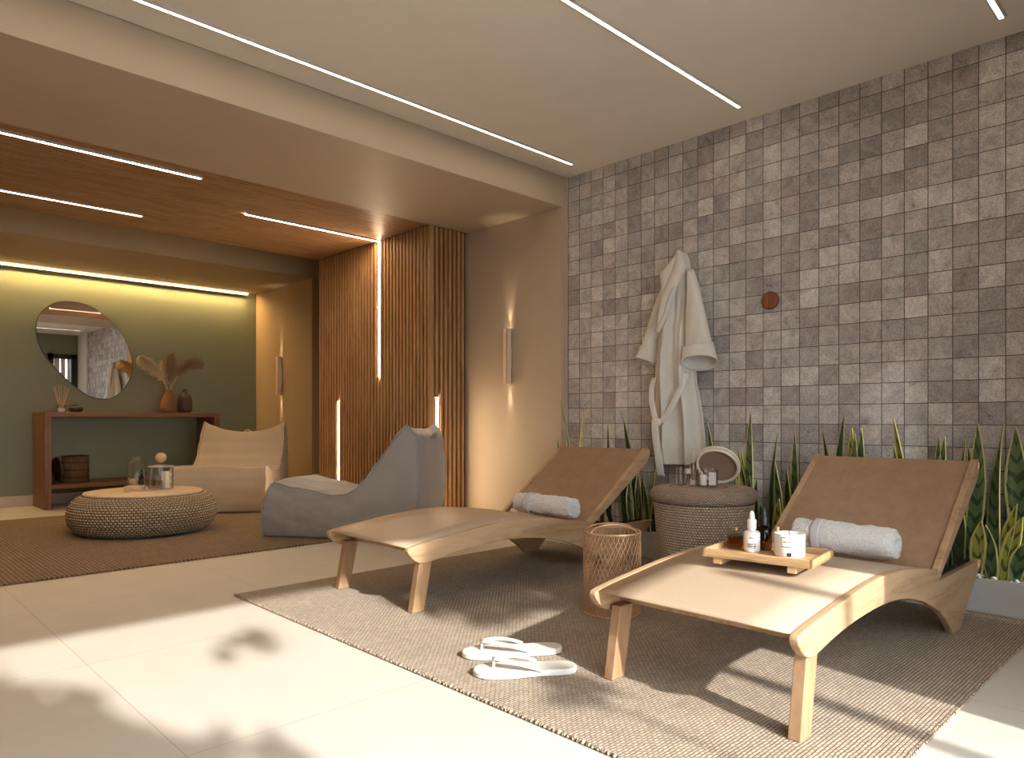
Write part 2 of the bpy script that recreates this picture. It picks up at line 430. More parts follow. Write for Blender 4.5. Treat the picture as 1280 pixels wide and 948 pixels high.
# slatted wall block
struct('wall_slat_block', MB().box(4.466, 5.2, 5.800, 8.02, 0, 3.10), M['dark'])
mb = MB()
y = 5.767
n = 37; p = (8.02-5.767)/n; SW = .031
VL = (6.678, 7.535)
for i in range(n):
    y0 = 5.767+i*p
    top, bot = 3.077, 0.0
    yc = y0+.017
    if abs(yc-VL[0]) < p*.5: mb.box(4.43, 4.466, y0, y0+SW, 0, 1.57); continue
    if abs(yc-VL[1]) < p*.5: mb.box(4.43, 4.466, y0, y0+SW, 1.32, 3.077); continue
    mb.box(4.43, 4.466, y0, y0+SW, 0, 3.077)
n2 = 9; p2 = .0575
for i in range(n2):
    x0 = 4.46+i*p2
    if i == 1: mb.box(x0, x0+.032, 5.767, 5.80, 1.33, 3.077); LX = x0+.017; continue
    if x0+.034 < 4.94: mb.box(x0, x0+.032, 5.767, 5.80, 0, 3.077)
struct('wall_slats', mb, M['slat'], bevel=.003, bseg=1)

# window wall behind the viewer
mb = MB()
W1, W2, HD = (-.25, 2.95), (4.37, 4.82), 2.72
mb.box(XL, W1[0], -.55, -.4, 0, 3.354); mb.box(W1[1], W2[0], -.55, -.4, 0, 3.354); mb.box(W2[1], 5.3, -.55, -.4, 0, 3.354)
mb.box(W1[0], W1[1], -.55, -.4, HD, 3.354); mb.box(W2[0], W2[1], -.55, -.4, HD, 3.354)
struct('wall_front', mb, M['green'])
def window(name, x0, x1, bars, fw=.09):
    m = MB(); a = .11
    m.box(x0-a+.0, x0+.02, -.57, -.36, 0, HD+a); m.box(x1-.02, x1+a, -.57, -.36, 0, HD+a); m.box(x0-a, x1+a, -.57, -.36, HD-.01, HD+a)
    m.box(x0, x1, -.52, -.44, 0, .05)
    o = struct(name, m, M['black'])
    for xm, w in bars: build('mullion', MB().box(xm-w/2, xm+w/2, -.52, -.44, .05, HD-.01), M['white'], o)  # bars added to throw shadow bands onto the stone tiles
    build('pane', MB().box(x0, x1, -.485, -.479, .04, HD-.005), M['pane'], o)
window('window_1', *W1, [])
window('window_2', *W2, [(4.757,.063),(4.631,.105),(4.484,.13)])
struct('ground', MB().box(-9, 9, -12, -.55, -.2, -.05), M['paving'])

# ------------------------------------------------------------------ LED lights
def linear_ceiling(name, label, x0, x1, y, z, m, group, w=.024, lip=.010, drop=.012):
    t_ = thing(name, label, 'ceiling light', (x1, y, z), 0, group)
    L = x0-x1
    h = MB(); h.box(L, 0, -w/2-lip, -w/2, -drop-.004, .02); h.box(L, 0, w/2, w/2+lip, -drop-.004, .02); h.box(-.0, .012, -w/2-lip, w/2+lip, -drop-.004, .02)
    build('profile', h, M['alu'], t_); build('diffuser', MB().box(L, 0, -w/2, w/2, -drop, .0), m, t_)
    return t_
g = 'linear lights in the white ceiling'
linear_ceiling('linear_light', 'long slim white light line in the ceiling beside the cream beam', XL+.1, 4.736, 4.12, 3.354, M['ledmain'], g)
linear_ceiling('linear_light', 'slim white light line in the ceiling ending above the bathrobe', XL+.1, 4.733, 2.53, 3.354, M['ledmain'], g)
linear_ceiling('linear_light', 'short piece of light line in the ceiling at the top right corner', XL+.1, 4.73, .946, 3.354, M['ledmain'], g)
g = 'light lines in the slatted wood'
linear_ceiling('slat_ceiling_light', 'light line in the slatted wood ceiling closest to the cream beam', XL+.05, 2.233, 5.952, 3.08, M['led'], g, .03, .003, .008)
linear_ceiling('slat_ceiling_light', 'light line in the slatted wood ceiling closest to the green wall', XL+.05, 2.234, 7.457, 3.08, M['led'], g, .03, .003, .008)
linear_ceiling('slat_ceiling_light', 'light line in the slatted wood ceiling running into the slatted wall', 2.923, 4.43, 6.69, 3.08, M['led'], g, .03, .003, .008)
def wall_line(label, x, y, z0, z1, face):
    t_ = thing('wall_light', label, 'wall light', (x, y, z0), 0, g)
    h = z1-z0; w = .026
    if face == 'x':
        build('profile', MB().box(.004, .03, -w/2-.004, -w/2, 0, h).box(.004, .03, w/2, w/2+.004, 0, h), M['alu'], t_)
        build('diffuser', MB().box(.002, .024, -w/2, w/2, 0, h), M['led'], t_)
    else:
        build('profile', MB().box(-w/2-.004, -w/2, .004, .03, 0, h).box(w/2, w/2+.004, .004, .03, 0, h), M['alu'], t_)
        build('diffuser', MB().box(-w/2, w/2, .002, .024, 0, h), M['led'], t_)
wall_line('tall light line hanging from the ceiling line on the slatted wall', 4.43, VL[0], 1.574, 3.075, 'x')
wall_line('low light line on the slatted wall above the grey beanbag seat', 4.43, VL[1], .02, 1.315, 'x')
wall_line('low light line on the slatted wall behind the back of the grey beanbag', LX, 5.767, .02, 1.325, 'y')
t_ = thing('cove_light', 'amber light strip along the top of the green wall', 'wall light', (4.715, 10.70, 3.035))
L = XL+.05-4.715
build('profile', MB().box(L, 0, -.020, .071, .0005, .0215).box(L, 0, .006, .012, -.020, .0005), M['tan'], t_)
build('diffuser', MB().box(L, 0, -.025, -.0205, -.010, .012), M['ledfront'], t_)
build('down_light', MB().box(L, 0, -.0195, .002, -.004, .0), M['ledwarm'], t_)

# wall sconces
def sconce(x, y, z0, z1, label):
    t_ = thing('wall_sconce', label, 'wall lamp', (x, y, z0), 0, 'up and down wall sconces')
    h = z1-z0; m = MB()
    a, b, d0, d1 = -.026, .026, -.078, -.012
    m.box(d0, d0+.005, a, b, 0, h); m.box(d1-.005, d1, a, b, 0, h); m.box(d0, d1, a, a+.005, 0, h); m.box(d0, d1, b-.005, b, 0, h)
    build('shade', m, M['sconce'], t_, bevel=.001, bseg=1)
    build('wall_plate', MB().box(-.014, 0, -.02, .02, h*.3, h*.7), M['sconce'], t_)
    for zl in (.02, h-.024): build('lens', MB().box(d0+.006, d1-.006, a+.006, b-.006, zl, zl+.004), M['lens'], t_)
    for zz, rx in ((h-.012, PI), (.012, 0)):
        l = bpy.data.lights.new('sconce_beam', 'SPOT'); l.energy = 6.0; l.color = (1,.80,.54); l.spot_size = math.radians(36); l.spot_blend = 1.0; l.shadow_soft_size = .006
        o = bpy.data.objects.new('sconce_beam', l); o.location = (-.026*S, 0, zz*S); o.rotation_euler = (rx, 0, 0); finish(o, '', t_)
sconce(4.933, 5.103, 1.447, 1.998, 'box wall sconce on the cream pier between slatted wall and stone tiles')
sconce(4.881, 9.91, 1.46, 2.016, 'slim wall sconce beside the green wall above the beige beanbag')

# ------------------------------------------------------------------ rugs
def rug(name, label, x0, x1, y0, y1, m, h=.012, stitch=None):
    t_ = MB().box(x0, x1, y0, y1, .0005, h)
    o = build(name, t_, m, bevel=.005); tag(o, label, 'rug'); return o
rb = rug('rug', 'beige woven rug under the two wooden loungers', 1.85, 4.69, .755, 4.385, M['rug'])
rd = rug('rug', 'brown ribbed rug under the round rope ottoman and beanbags', XL+.2, 4.2, 5.70, 9.32, M['rug2'], .014)
def fringe(o, pts, r, m, step):
    mb = MB()
    (x0,y0),(x1,y1) = pts; n = int(math.hypot(x1-x0, y1-y0)/step)
    for i in range(n):
        a = (i+.5)/n; mb.sphere((x0+(x1-x0)*a, y0+(y1-y0)*a, r*.8), r, 6, 4, (1.1,1.1,.8))
    build('bound_edge', mb, m, o)
fringe(rb, ((1.85,.755),(1.85,4.385)), .010, M['rug'], .022)
fringe(rb, ((1.85,.755),(4.69,.755)), .010, M['rug'], .022)
fringe(rd, ((XL+.2,5.70),(3.12,5.70)), .012, M['rug2'], .032)

# ------------------------------------------------------------------ loungers
RAIL_TOP = [(-.003,.366),(.03,.374),(.06,.379),(.15,.391),(.25,.402),(.35,.4135),(.45,.424),(.55,.433),(.644,.440),(.74,.4445),(.826,.446),(.93,.442),(1.04,.434),(1.14,.4235),(1.23,.412),(1.33,.396),(1.43,.380),(1.53,.362)]
RAIL_REST = [(1.545,.335),(1.557,.306),(1.75,.305),(2.0,.304),(2.25,.303),(2.335,.303),(2.342,.298),(2.30,.262),(2.22,.205),(2.12,.143),(2.04,.085),(1.985,.045),(1.955,.018),(1.935,.0),(1.785,.0),(1.765,.018),(1.70,.074),(1.64,.112),(1.567,.152),(1.49,.184),(1.406,.216),(1.30,.251),(1.20,.276),(1.12,.294),(1.047,.306),(.95,.318),(.87,.3245),(.785,.327),(.70,.3275),(.606,.325),(.51,.3205),(.414,.313),(.34,.305),(.264,.2945),(.20,.283),(.14,.273),(.105,.271),(.075,.276),(.045,.290),(.018,.312),(-.002,.335),(-.009,.352)]
def topz(x):
    for (a,za),(b,zb) in zip(RAIL_TOP, RAIL_TOP[1:]):
        if a <= x <= b: return za+(zb-za)*(x-a)/(b-a)
    return RAIL_TOP[0][1] if x < 0 else RAIL_TOP[-1][1]
LW = .895
def make_lounger(label, loc):
    t_ = thing('sun_lounger', label, 'sun lounger', loc, 0, 'wooden sun loungers on the beige rug')
    T = .034
    for y0 in (0, LW-T):
        build('rail', MB().prism(RAIL_TOP+RAIL_REST, 'y', y0, y0+T), M['oak'], t_, bevel=.005, bseg=3)
    for y0 in (.008, LW-.096):
        build('leg', MB().prism([(.026,0),(.111,0),(.172,.30),(.082,.30)], 'y', y0, y0+.046), M['oakz'], t_, bevel=.004)
    # sling seat
    n = 40; x0, x1 = .012, 1.52
    top = [[(x0+(x1-x0)*i/n, y, topz(x0+(x1-x0)*i/n)-.0025) for y in (T-.002, LW*.25, LW*.5, LW*.75, LW-T+.002)] for i in range(n+1)]
    build('seat_sling', MB().grid(top), M['sling'], t_, solid=.006)
    build('crossbar', MB().box(.16,.20,T-.005,LW-T+.005,.300,.345), M['oakz'], t_, bevel=.004)
    build('crossbar', MB().box(1.44,1.48,T-.005,LW-T+.005,.29,.345), M['oakz'], t_, bevel=.004)
    # backrest
    ST = [(1.549,.355),(2.246,.862),(2.268,.866),(2.300,.846),(2.304,.828),(2.262,.752),(1.562,.310)]
    for y0 in (0, LW-T):
        build('backrest_frame', MB().prism(ST, 'y', y0, y0+T), M['oak'], t_, bevel=.004)
    dx, dz = 2.246-1.549, .862-.355; L = math.hypot(dx,dz); nx, nz = dz/L, -dx/L
    off = .006
    pan = [(1.549+off*nx+.004, .355+off*nz-.012), (2.250+off*nx, .862+off*nz), (2.250+.022*nx, .862+.022*nz), (1.549+.022*nx+.004,.355+.022*nz-.012)]
    build('backrest_sling', MB().prism(pan, 'y', T-.001, LW-T+.001), M['backsling'], t_, bevel=.002, bseg=1)
    # ratchet racks, strut
    for y0 in (T-.001, LW-T-.011):
        poly = [(1.62,.27),(2.26,.27)]
        k = 14
        for i in range(k, 0, -1):
            xa = 1.62+(2.24-1.62)*i/k; xb = 1.62+(2.24-1.62)*(i-1)/k
            poly += [(xa,.318),(xa-.012,.318),(xb+.014,.296)]
        build('rack', MB().prism(poly, 'y', y0, y0+.012), M['black'], t_, smooth=False)
    for y0 in (T+.02, LW-T-.04):
        build('strut', MB().prism([(1.80,.50),(1.825,.515),(1.915,.30),(1.89,.295)], 'y', y0, y0+.02), M['black'], t_)
    build('strut_bar', MB().tube([(1.90,T,.306),(1.90,LW-T,.306)], .008, 8), M['black'], t_)
    return t_
RL = make_lounger('wooden lounger carrying the bamboo tray, closest to the viewer', (2.33, 1.03, .0125))
LLo = make_lounger('wooden lounger behind the copper wire basket, nearer the slatted wall', (2.345, 3.235, .0125))

# rolled towels
def towel(label, x, y0, y1, z, r, seed, taper, group):
    t_ = thing('rolled_towel', label, 'towel', (x, (y0+y1)/2, z), 0, group)
    rr = random.Random(seed); L = y1-y0
    turns = 4.6; n = 150; th = r*.165
    m = MB(); NL = 26; P = []
    for k in range(NL+1):
        a = k/NL; ring = []
        yy = -L/2 + L*a
        env = 1-.06*abs(2*a-1)**3 + taper*(a-.5)
        for i in range(n+1):
            q = i/n; ang = -q*turns*2*PI + 2.4
            rad = (r*.10 + (r-th*.5-r*.10)*q)*env
            nv = mnoise.noise(Vector((math.cos(ang)*2.2, math.sin(ang)*2.2, yy*14+seed*9.1)))*.012*q + mnoise.noise(Vector((math.cos(ang)*9, math.sin(ang)*9, yy*40+seed)))*.006*q
            px, pz = (rad+nv)*math.cos(ang), (rad+nv)*math.sin(ang)
            if pz < -r*.93: pz = -r*.93
            yo = yy + (mnoise.noise(Vector((ang*.4, seed, 0)))*.012)*(1 if abs(a-.5)>.4 else 0)
            ring.append((px, yo, pz))
        P.append(ring)
    m.grid(P)
    build('roll', m, M['terry'], t_, solid=th, off=0)
    # satin band
    P = []
    for k in range(5):
        yy = L*.20 + .045*k/4
        ring = []
        for i in range(41):
            ang = 2*PI*i/40; rad = r*1.015*(1+taper*((yy/L)))
            ring.append((rad*math.cos(ang), yy, max(rad*math.sin(ang), -r*.95)))
        P.append(ring)
    build('band', MB().grid(P), M['satin'], t_, solid=.003)
    return t_
g = 'rolled towels on the loungers'
towel('white rolled towel against the backrest of the lounger with the tray', 3.815, 1.20, 1.70, .480, .088, 3, .10, g)
towel('white rolled towel on the lounger nearer the slatted wall', 3.815, 3.30, 3.86, .471, .080, 5, .02, g)

# ------------------------------------------------------------------ tray and bottles on the right lounger
def frame_tf(o, loc, rz, tilt=0):
    o.location = tuple(c*S for c in loc); o.rotation_euler = (0, tilt, rz)
TRZ = math.radians(7.5); TC = (3.02, 1.478)
tray = thing('serving_tray', 'shallow bamboo tray holding bottles and a candle on the seat', 'tray', (TC[0], TC[1], .4785), TRZ)
hw, hl = .165, .235
build('tray_base', MB().box(-hw, hw, -hl, hl, .012, .020), M['bamboo'], tray)
w = MB(); w.box(-hw, -hw+.012, -hl, hl, .012, .046); w.box(hw-.012, hw, -hl, hl, .012, .046); w.box(-hw, hw, -hl, -hl+.012, .012, .046); w.box(-hw, hw, hl-.012, hl, .012, .046)
build('tray_rim', w, M['bamboo'], tray, bevel=.002)
for yy in (-.17, .15):
    build('foot', MB().box(-hw+.006, hw-.006, yy, yy+.038, -.018, .0115), M['bamboo'], tray, bevel=.003)
def on_tray(dx, dy):
    c_, s_ = math.cos(TRZ), math.sin(TRZ); return (TC[0]+c_*dx-s_*dy, TC[1]+s_*dx+c_*dy, .4995)
# amber bottle (square, stopper)
p = on_tray(.055, .165)
o = thing('perfume_bottle', 'square amber glass bottle with clear stopper, at the far end of the bamboo tray', 'bottle', p, .3, 'bottles on the bamboo tray')
build('bottle_body', MB().box(-.033,.033,-.033,.033,0,.085), M['glass'], o, bevel=.006)
build('liquid', MB().box(-.028,.028,-.028,.028,.006,.062), M['amber'], o, bevel=.005)
build('neck', MB().lathe([(.012,.085),(.012,.097)], 16), M['gold'], o)
build('stopper', MB().sphere((0,0,.112), .016, 14, 8), M['glass'], o)
# white dropper
def dropper(loc, label, body, cap, bulb, r, h, stem=False, text=True):
    o = thing('dropper_bottle', label, 'bottle', loc, .8, 'bottles on the bamboo tray')
    build('bottle_body', MB().lathe([(r*.9,0),(r,.006),(r,h*.88),(r*.82,h*.97),(r*.45,h),(r*.45,h+.012)], 28), body, o, ang=50)
    build('collar', MB().lathe([(r*.56,h+.008),(r*.56,h+.046),(r*.5,h+.05)], 24), cap, o)
    build('dropper_bulb', MB().lathe([(r*.36,h+.05),(r*.36,h+.066),(r*.27,h+.082),(r*.1,h+.090),(.0005,h+.091)], 18), bulb, o, ang=60)
    if text:
        m = MB()
        for j,(zz,hw_) in enumerate([(h*.68,.30),(h*.40,.55),(h*.34,.5),(h*.28,.55),(h*.22,.42)]):
            pts = []
            for i in range(7):
                a = PI*1.0 + (i/6-.5)*2*hw_ - .35
                pts.append((r*1.012*math.cos(a), r*1.012*math.sin(a)))
            q = [[(x_,y_,zz-.0016) for x_,y_ in pts],[(x_,y_,zz+.0016) for x_,y_ in pts]]
            m.grid(q)
        build('printed_label', m, M['ink'], o)
    return o
dropper(on_tray(.035,.083), 'white dropper bottle with white cap and small printed lines on the bamboo tray', M['ceramicwhite'], M['ceramicwhite'], M['ceramicwhite'], .036, .095)
dropper(on_tray(.115,.055), 'dark brown glass dropper bottle with black cap on the bamboo tray', M['darkglass'], M['black'], M['black'], .034, .105, text=False)
# candle jar
o = thing('candle_jar', 'white jar candle with framed label on the bamboo tray', 'candle', on_tray(.03,-.085), 0)
r = .064
build('jar', MB().lathe([(r*.96,0),(r,.006),(r,.098),(r*.98,.1),(r*.95,.1),(r*.95,.084)], 40, cap1=False), M['frost'], o, ang=50)
build('wax', MB().lathe([(r*.94,.06),(r*.94,.083)], 32), M['wax'], o)
build('wick', MB().tube([(0,0,.083),(.003,.002,.108)], .0025, 6), M['ink'], o)
build('snuffer_stem', MB().tube([(-.02,.045,.098),(-.018,.044,.125)], .006, 8), M['pampas'], o)
def patch(m, r, a0, a1, z0, z1, n=6):
    pts = [(r*math.cos(a0+(a1-a0)*i/n), r*math.sin(a0+(a1-a0)*i/n)) for i in range(n+1)]
    m.grid([[(x_,y_,z0) for x_,y_ in pts],[(x_,y_,z1) for x_,y_ in pts]])
A = PI*1.17-.28
build('label', (lambda m: (patch(m, r*1.006, A-.34, A+.34, .048, .086), m)[1])(MB()), M['labelpaper'], o)
m = MB()
for z0, z1 in ((.046,.0485),(.0855,.088)): patch(m, r*1.012, A-.36, A+.36, z0, z1)
for a in (A-.36, A+.33): patch(m, r*1.012, a, a+.03, .046, .088, 2)
for k_, a in enumerate((A-.2,A-.12,A-.04,A+.06,A+.13,A+.19)): patch(m, r*1.012, a, a+.045, .066, .071, 2)
build('label_frame', m, M['ink'], o)
m = MB(); patch(m, r*1.012, A+.02, A+.30, .006, .022); build('small_tag', m, M['ink'], o)

# ------------------------------------------------------------------ wicker drum table between loungers
TB = (4.33, 2.58)
o = thing('wicker_table', 'round taupe wicker drum table between the loungers', 'side table', (TB[0], TB[1], .0125))
NS = 184
def weave_r(a, z): return 1+.003*math.sin(a*46)*math.sin(z*150)
prof = [(.285,0),(.292,.01)] + [(.292+.043*(k/44), .01+.515*k/44) for k in range(1,45)]
build('drum', MB().lathe(prof, NS, cap1=False, rf=weave_r), M['wicker'], o, ang=80)
rim = []
for k in range(15):
    a = -PI*.55+PI*1.05*k/14; rim.append((.305+.052*math.cos(a), .575+.052*math.sin(a)))
lidp = [(.31,.525)]+rim+[(.28,.628),(.2,.629),(.1,.629),(.001,.629)]
build('lid', MB().lathe(lidp, NS, cap0=False, cap1=False, rf=weave_r), M['wickertop'], o, ang=80)
TZ = .6305
# glassware
def tumbler(name, label, loc, r, h, th=.005, base=.016, group=None):
    o = thing(name, label, 'glass', loc, 0, group)
    build('glass_wall', MB().lathe([(r*.9,0),(r,.008),(r,h),(r-th,h),(r-th,base),(.0008,base)], 36), M['glass'], o, ang=50)
    build('glass_rim', MB().tube([(r*.985*math.cos(2*PI*i/36), r*.985*math.sin(2*PI*i/36), h) for i in range(36)], .003, 6, True), M['glass'], o)
    build('glass_foot', MB().lathe([(r*.9,.0005),(r*1.0,.006),(r*1.0,.014),(r*.92,.019)], 36), m_base, o, ang=50)
    return o
m_base = m_thin_glass('thick_glass', (.93,.93,.92), .3)
g = 'glassware on the wicker table'
tumbler('glass_tumbler', 'tall clear glass tumbler on the wicker table, closest to the robe belt', (4.30,2.735,TZ), .036, .135, group=g)
tumbler('glass_bowl', 'wide clear glass with white candle inside on the wicker table', (4.345,2.56,TZ), .072, .125, group=g)
o = thing('small_candle', 'small white candle standing inside the wide clear glass', 'candle', (4.335,2.585,TZ+.0195))
build('candle_body', MB().lathe([(.024,0),(.025,.003),(.025,.066),(.022,.07)], 24), M['ceramicwhite'], o)
build('wick', MB().tube([(0,0,.07),(.001,0,.08)], .0015, 5), M['ink'], o)
o = thing('crystal_block', 'bright cut crystal block inside the wide clear glass', 'ornament', (4.355,2.525,TZ+.0195))
build('crystal', MB().box(-.02,.02,-.02,.02,0,.088), M['frost'], o, bevel=.006)
o = thing('reed_diffuser', 'small glass reed diffuser with pale sticks on the wicker table', 'diffuser', (4.40,2.70,TZ))
build('bottle_body', MB().lathe([(.030,0),(.033,.006),(.033,.06),(.016,.075),(.016,.095)], 24), M['glass'], o, ang=50)
build('oil', MB().lathe([(.027,.006),(.027,.04)], 20), M['wax'], o)
for k in range(6):
    a = 2*PI*k/6+.4; build('reed', MB().tube([(.006*math.cos(a),.006*math.sin(a),.01),(.045*math.cos(a),.055*math.sin(a),.28+.02*(k%3))], .0022, 6), M['reed'], o)
o = thing('glass_bottle', 'little silver topped glass bottle behind the tumbler on the wicker table', 'bottle', (4.42,2.76,TZ))
build('bottle_body', MB().lathe([(.022,0),(.024,.005),(.024,.075),(.015,.085)], 20), M['glass'], o, ang=50)
build('cap', MB().lathe([(.021,.0855),(.021,.118)], 20), M['frost'], o)
# round tray leaning
o = thing('round_tray', 'round cream tray leaning on its edge at the back of the wicker table', 'tray')
R = .145
build('tray_dish', MB().lathe([(.0008,0),(R*.93,0),(R,.008),(R,.034),(R*.95,.034),(R*.93,.016),(.0008,.014)], 48, cap0=False, cap1=False), M['vase2'] if False else M['lidbrown'], o, ang=40)
build('tray_rim', MB().tube([(R*.975*math.cos(2*PI*i/48), R*.975*math.sin(2*PI*i/48), .034) for i in range(48)], .010, 8, True), M['traywhite'], o)
build('outer_ring', MB().tube([(R*1.0*math.cos(2*PI*i/48), R*1.0*math.sin(2*PI*i/48), .006) for i in range(48)], .010, 8, True), M['traywhite'], o)
nv = Vector((-0.775, -0.224, -0.550)).normalized()   # leans forward and to the left
o.matrix_world = Matrix.Translation(Vector((4.565*S, 2.60*S, (TZ+.158)*S))) @ nv.to_track_quat('Z','Y').to_matrix().to_4x4()

# ------------------------------------------------------------------ copper lattice basket
o = thing('wire_basket', 'tall copper wire lattice basket on the rug between the loungers', 'basket', (3.205, 2.49, .0125))
R, Hh = .158, .455
m = MB(); NW = 36; turn = 1.3
for sgn in (1,-1):
    for k in range(NW):
        a0 = 2*PI*k/NW
        m.tube([((R+.002*sgn)*math.cos(a0+sgn*turn*q/22), (R+.002*sgn)*math.sin(a0+sgn*turn*q/22), .006+(Hh-.006)*q/22) for q in range(23)], .0023, 5)
build('lattice', m, M['copper'], o)
for z_ in (.006, Hh):
    build('ring', MB().tube([(R*math.cos(2*PI*i/48), R*math.sin(2*PI*i/48), z_) for i in range(48)], .0055, 6, True), M['copper'], o)
m = MB()
for k in range(-5,6):
    yy = k*R/5.6; xx = math.sqrt(max(0,R*R-yy*yy)); m.tube([(-xx,yy,.006),(xx,yy,.006)], .003, 5); m.tube([(yy,-xx,.007),(yy,xx,.007)], .003, 5)
build('bottom_grid', m, M['copper'], o)
for s_ in (-1, 1):
    pts = []
    for q in range(25):
        a = PI*q/24; yy = -R*.82*math.cos(a); pts.append((s_*(.03+.055*abs(math.cos(a))**2), yy, Hh-.004+.045*math.sin(a)))
    cc, ss = math.cos(math.radians(-134)), math.sin(math.radians(-134))
    pts = [(x_*cc-y_*ss, x_*ss+y_*cc, z_) for x_,y_,z_ in pts]
    build('handle', MB().tube(pts, .006, 8), M['copper'], o)

# ------------------------------------------------------------------ flip-flops
def flipflop(label, toe, heel):
    dx, dy = heel[0]-toe[0], heel[1]-toe[1]; L = math.hypot(dx,dy)
    o = thing('flip_flop', label, 'sandal', (toe[0], toe[1], .0125), math.atan2(dy,dx), 'pair of flip-flops')
    out = []
    W = [(0,.0),(.01,.032),(.035,.060),(.09,.080),(.17,.084),(.27,.070),(.36,.064),(.44,.066),(.49,.058),(.52,.040),(.535,.0)]
    k = L/.535
    up = [(a*k, w*.92) for a,w in W]; lo = [(a*k, -w*.92) for a,w in W[1:-1]][::-1]
    ring = up+lo
    # smooth ring
    for _ in range(2):
        nn = []
        for i in range(len(ring)):
            a, b = ring[i], ring[(i+1)%len(ring)]
            nn += [(.75*a[0]+.25*b[0], .75*a[1]+.25*b[1]), (.25*a[0]+.75*b[0], .25*a[1]+.75*b[1])]
        ring = nn
    ring = ring[::-1]
    def zc(x): return .004*math.sin(PI*min(1,x/L)) + (.012 if x > L*.6 else .012*max(0,(x/L-.2)/.4))*0
    n = len(ring)
    vs = [(x,y,0.0005) for x,y in ring]+[(x,y,.028) for x,y in ring]
    build('sole', MB().add(vs, [tuple(range(n))[::-1], tuple(range(n,2*n))]+[(i,(i+1)%n,n+(i+1)%n,n+i) for i in range(n)]), M['plastic'], o, bevel=.006)
    px = .105*k
    for s_ in (1,-1):
        A_, B_, C_ = Vector((px,0,.070)), Vector((.21*k,.062*s_,.075)), Vector((.335*k,.062*s_,.030))
        P = []
        for q in range(15):
            u = q/14; c = A_*(1-u)**2+B_*2*u*(1-u)+C_*u**2
            wd = .010+.010*math.sin(PI*min(1,u*.9+.05)); tn = (B_-A_)*(1-u)+(C_-B_)*u; sd = tn.cross(Vector((0,0,1))).normalized()
            P.append([c+sd*wd+Vector((0,0,-.004)), c+Vector((0,0,.003)), c-sd*wd+Vector((0,0,-.004))])
        build('strap', MB().grid(P), M['strap'], o, solid=.006, off=0, ang=70)
    build('toe_post', MB().tube([(px,0,.027),(px+.003,0,.072)], .007, 8), M['strap'], o)
    return o
flipflop('white flip-flop nearer the rug edge, of the pair on the beige rug', (1.985,2.285), (2.35,2.015))
flipflop('white flip-flop nearer the far lounger, of the pair on the beige rug', (2.10,2.495), (2.50,2.235))

# ------------------------------------------------------------------ planter, gravel, snake plants
o = thing('planter', 'long low white trough planter along the stone tile wall', 'planter', (4.71, .45, .0005))
PL = 4.385-.45
w = MB(); w.box(0,.02,0,PL,0,.20); w.box(.24,.26,0,PL,0,.20); w.box(.02,.24,0,.02,0,.20); w.box(.02,.24,PL-.02,PL,0,.20); w.box(.02,.24,.02,PL-.02,0,.03)
build('trough', w, M['planter'], o, bevel=.003)
build('soil', MB().box(.0205,.2395,.0205,PL-.0205,.03,.172), M['soil'], o)
m = MB(); rg = random.Random(3)
for k in range(2100):
    x_, y_ = 4.757+rg.random()*.166, .497+rg.random()*(PL-.094)
    if y_ > 1.5 and rg.random() < .45: continue
    r_ = .009+rg.random()*.008
    m.sphere((x_, y_, .1735+r_*.78+rg.random()*.02), r_, 6, 4, (1+rg.random()*.5,1+rg.random()*.5,.75))
gv = build('gravel', m, M['pebble']); tag(gv, 'white pebble gravel filling the top of the trough planter', 'gravel', None, 'stuff')

def leaf(parent, org, base, tip, width, m, bow=0.0, yaw=0.0, twist=0.0, bx=0.0):
    """base/tip (x,y,z) in world design units"""
    b, tp = Vector(base)-org, Vector(tip)-org
    n = 16; P = []; lay = Vector((bx, bow, 0))
    d = tp-b; L = d.length
    for i in range(n+1):
        q = i/n
        c = b+d*q + lay*math.sin(PI*q)*L*.5
        q2 = min(1, q+.02); c2 = b+d*q2+lay*math.sin(PI*q2)*L*.5
        tn = (c2-c).normalized() if q < 1 else d.normalized()
        a = yaw+twist*q
        side = Vector((math.sin(a), math.cos(a), 0)); side = (side-tn*side.dot(tn)).normalized()
        nr = tn.cross(side).normalized()
        w = width*.5*(.62+.50*math.sin(min(1,q/.75)*PI*.62))*(1 if q < .62 else max(.0, 1-((q-.62)/.38)**1.7))+.0006
        row = []
        for s_ in (-1,-.55,0,.55,1):
            row.append(c+side*w*s_+nr*(w*.30*(s_*s_-.3)))
        P.append(row)
    mb = MB(); vs = [p for r_ in P for p in r_]; fs = []; U = []
    for i in range(n+1):
        for j in range(5): U.append(((j/4), i/n*L))
    for i in range(n):
        for j in range(4): fs.append((i*5+j, i*5+j+1, (i+1)*5+j+1, (i+1)*5+j))
    mb.add(vs, fs, U)
    return build('leaf', mb, m, parent, solid=.005, off=0, ang=80)
GZ = .185
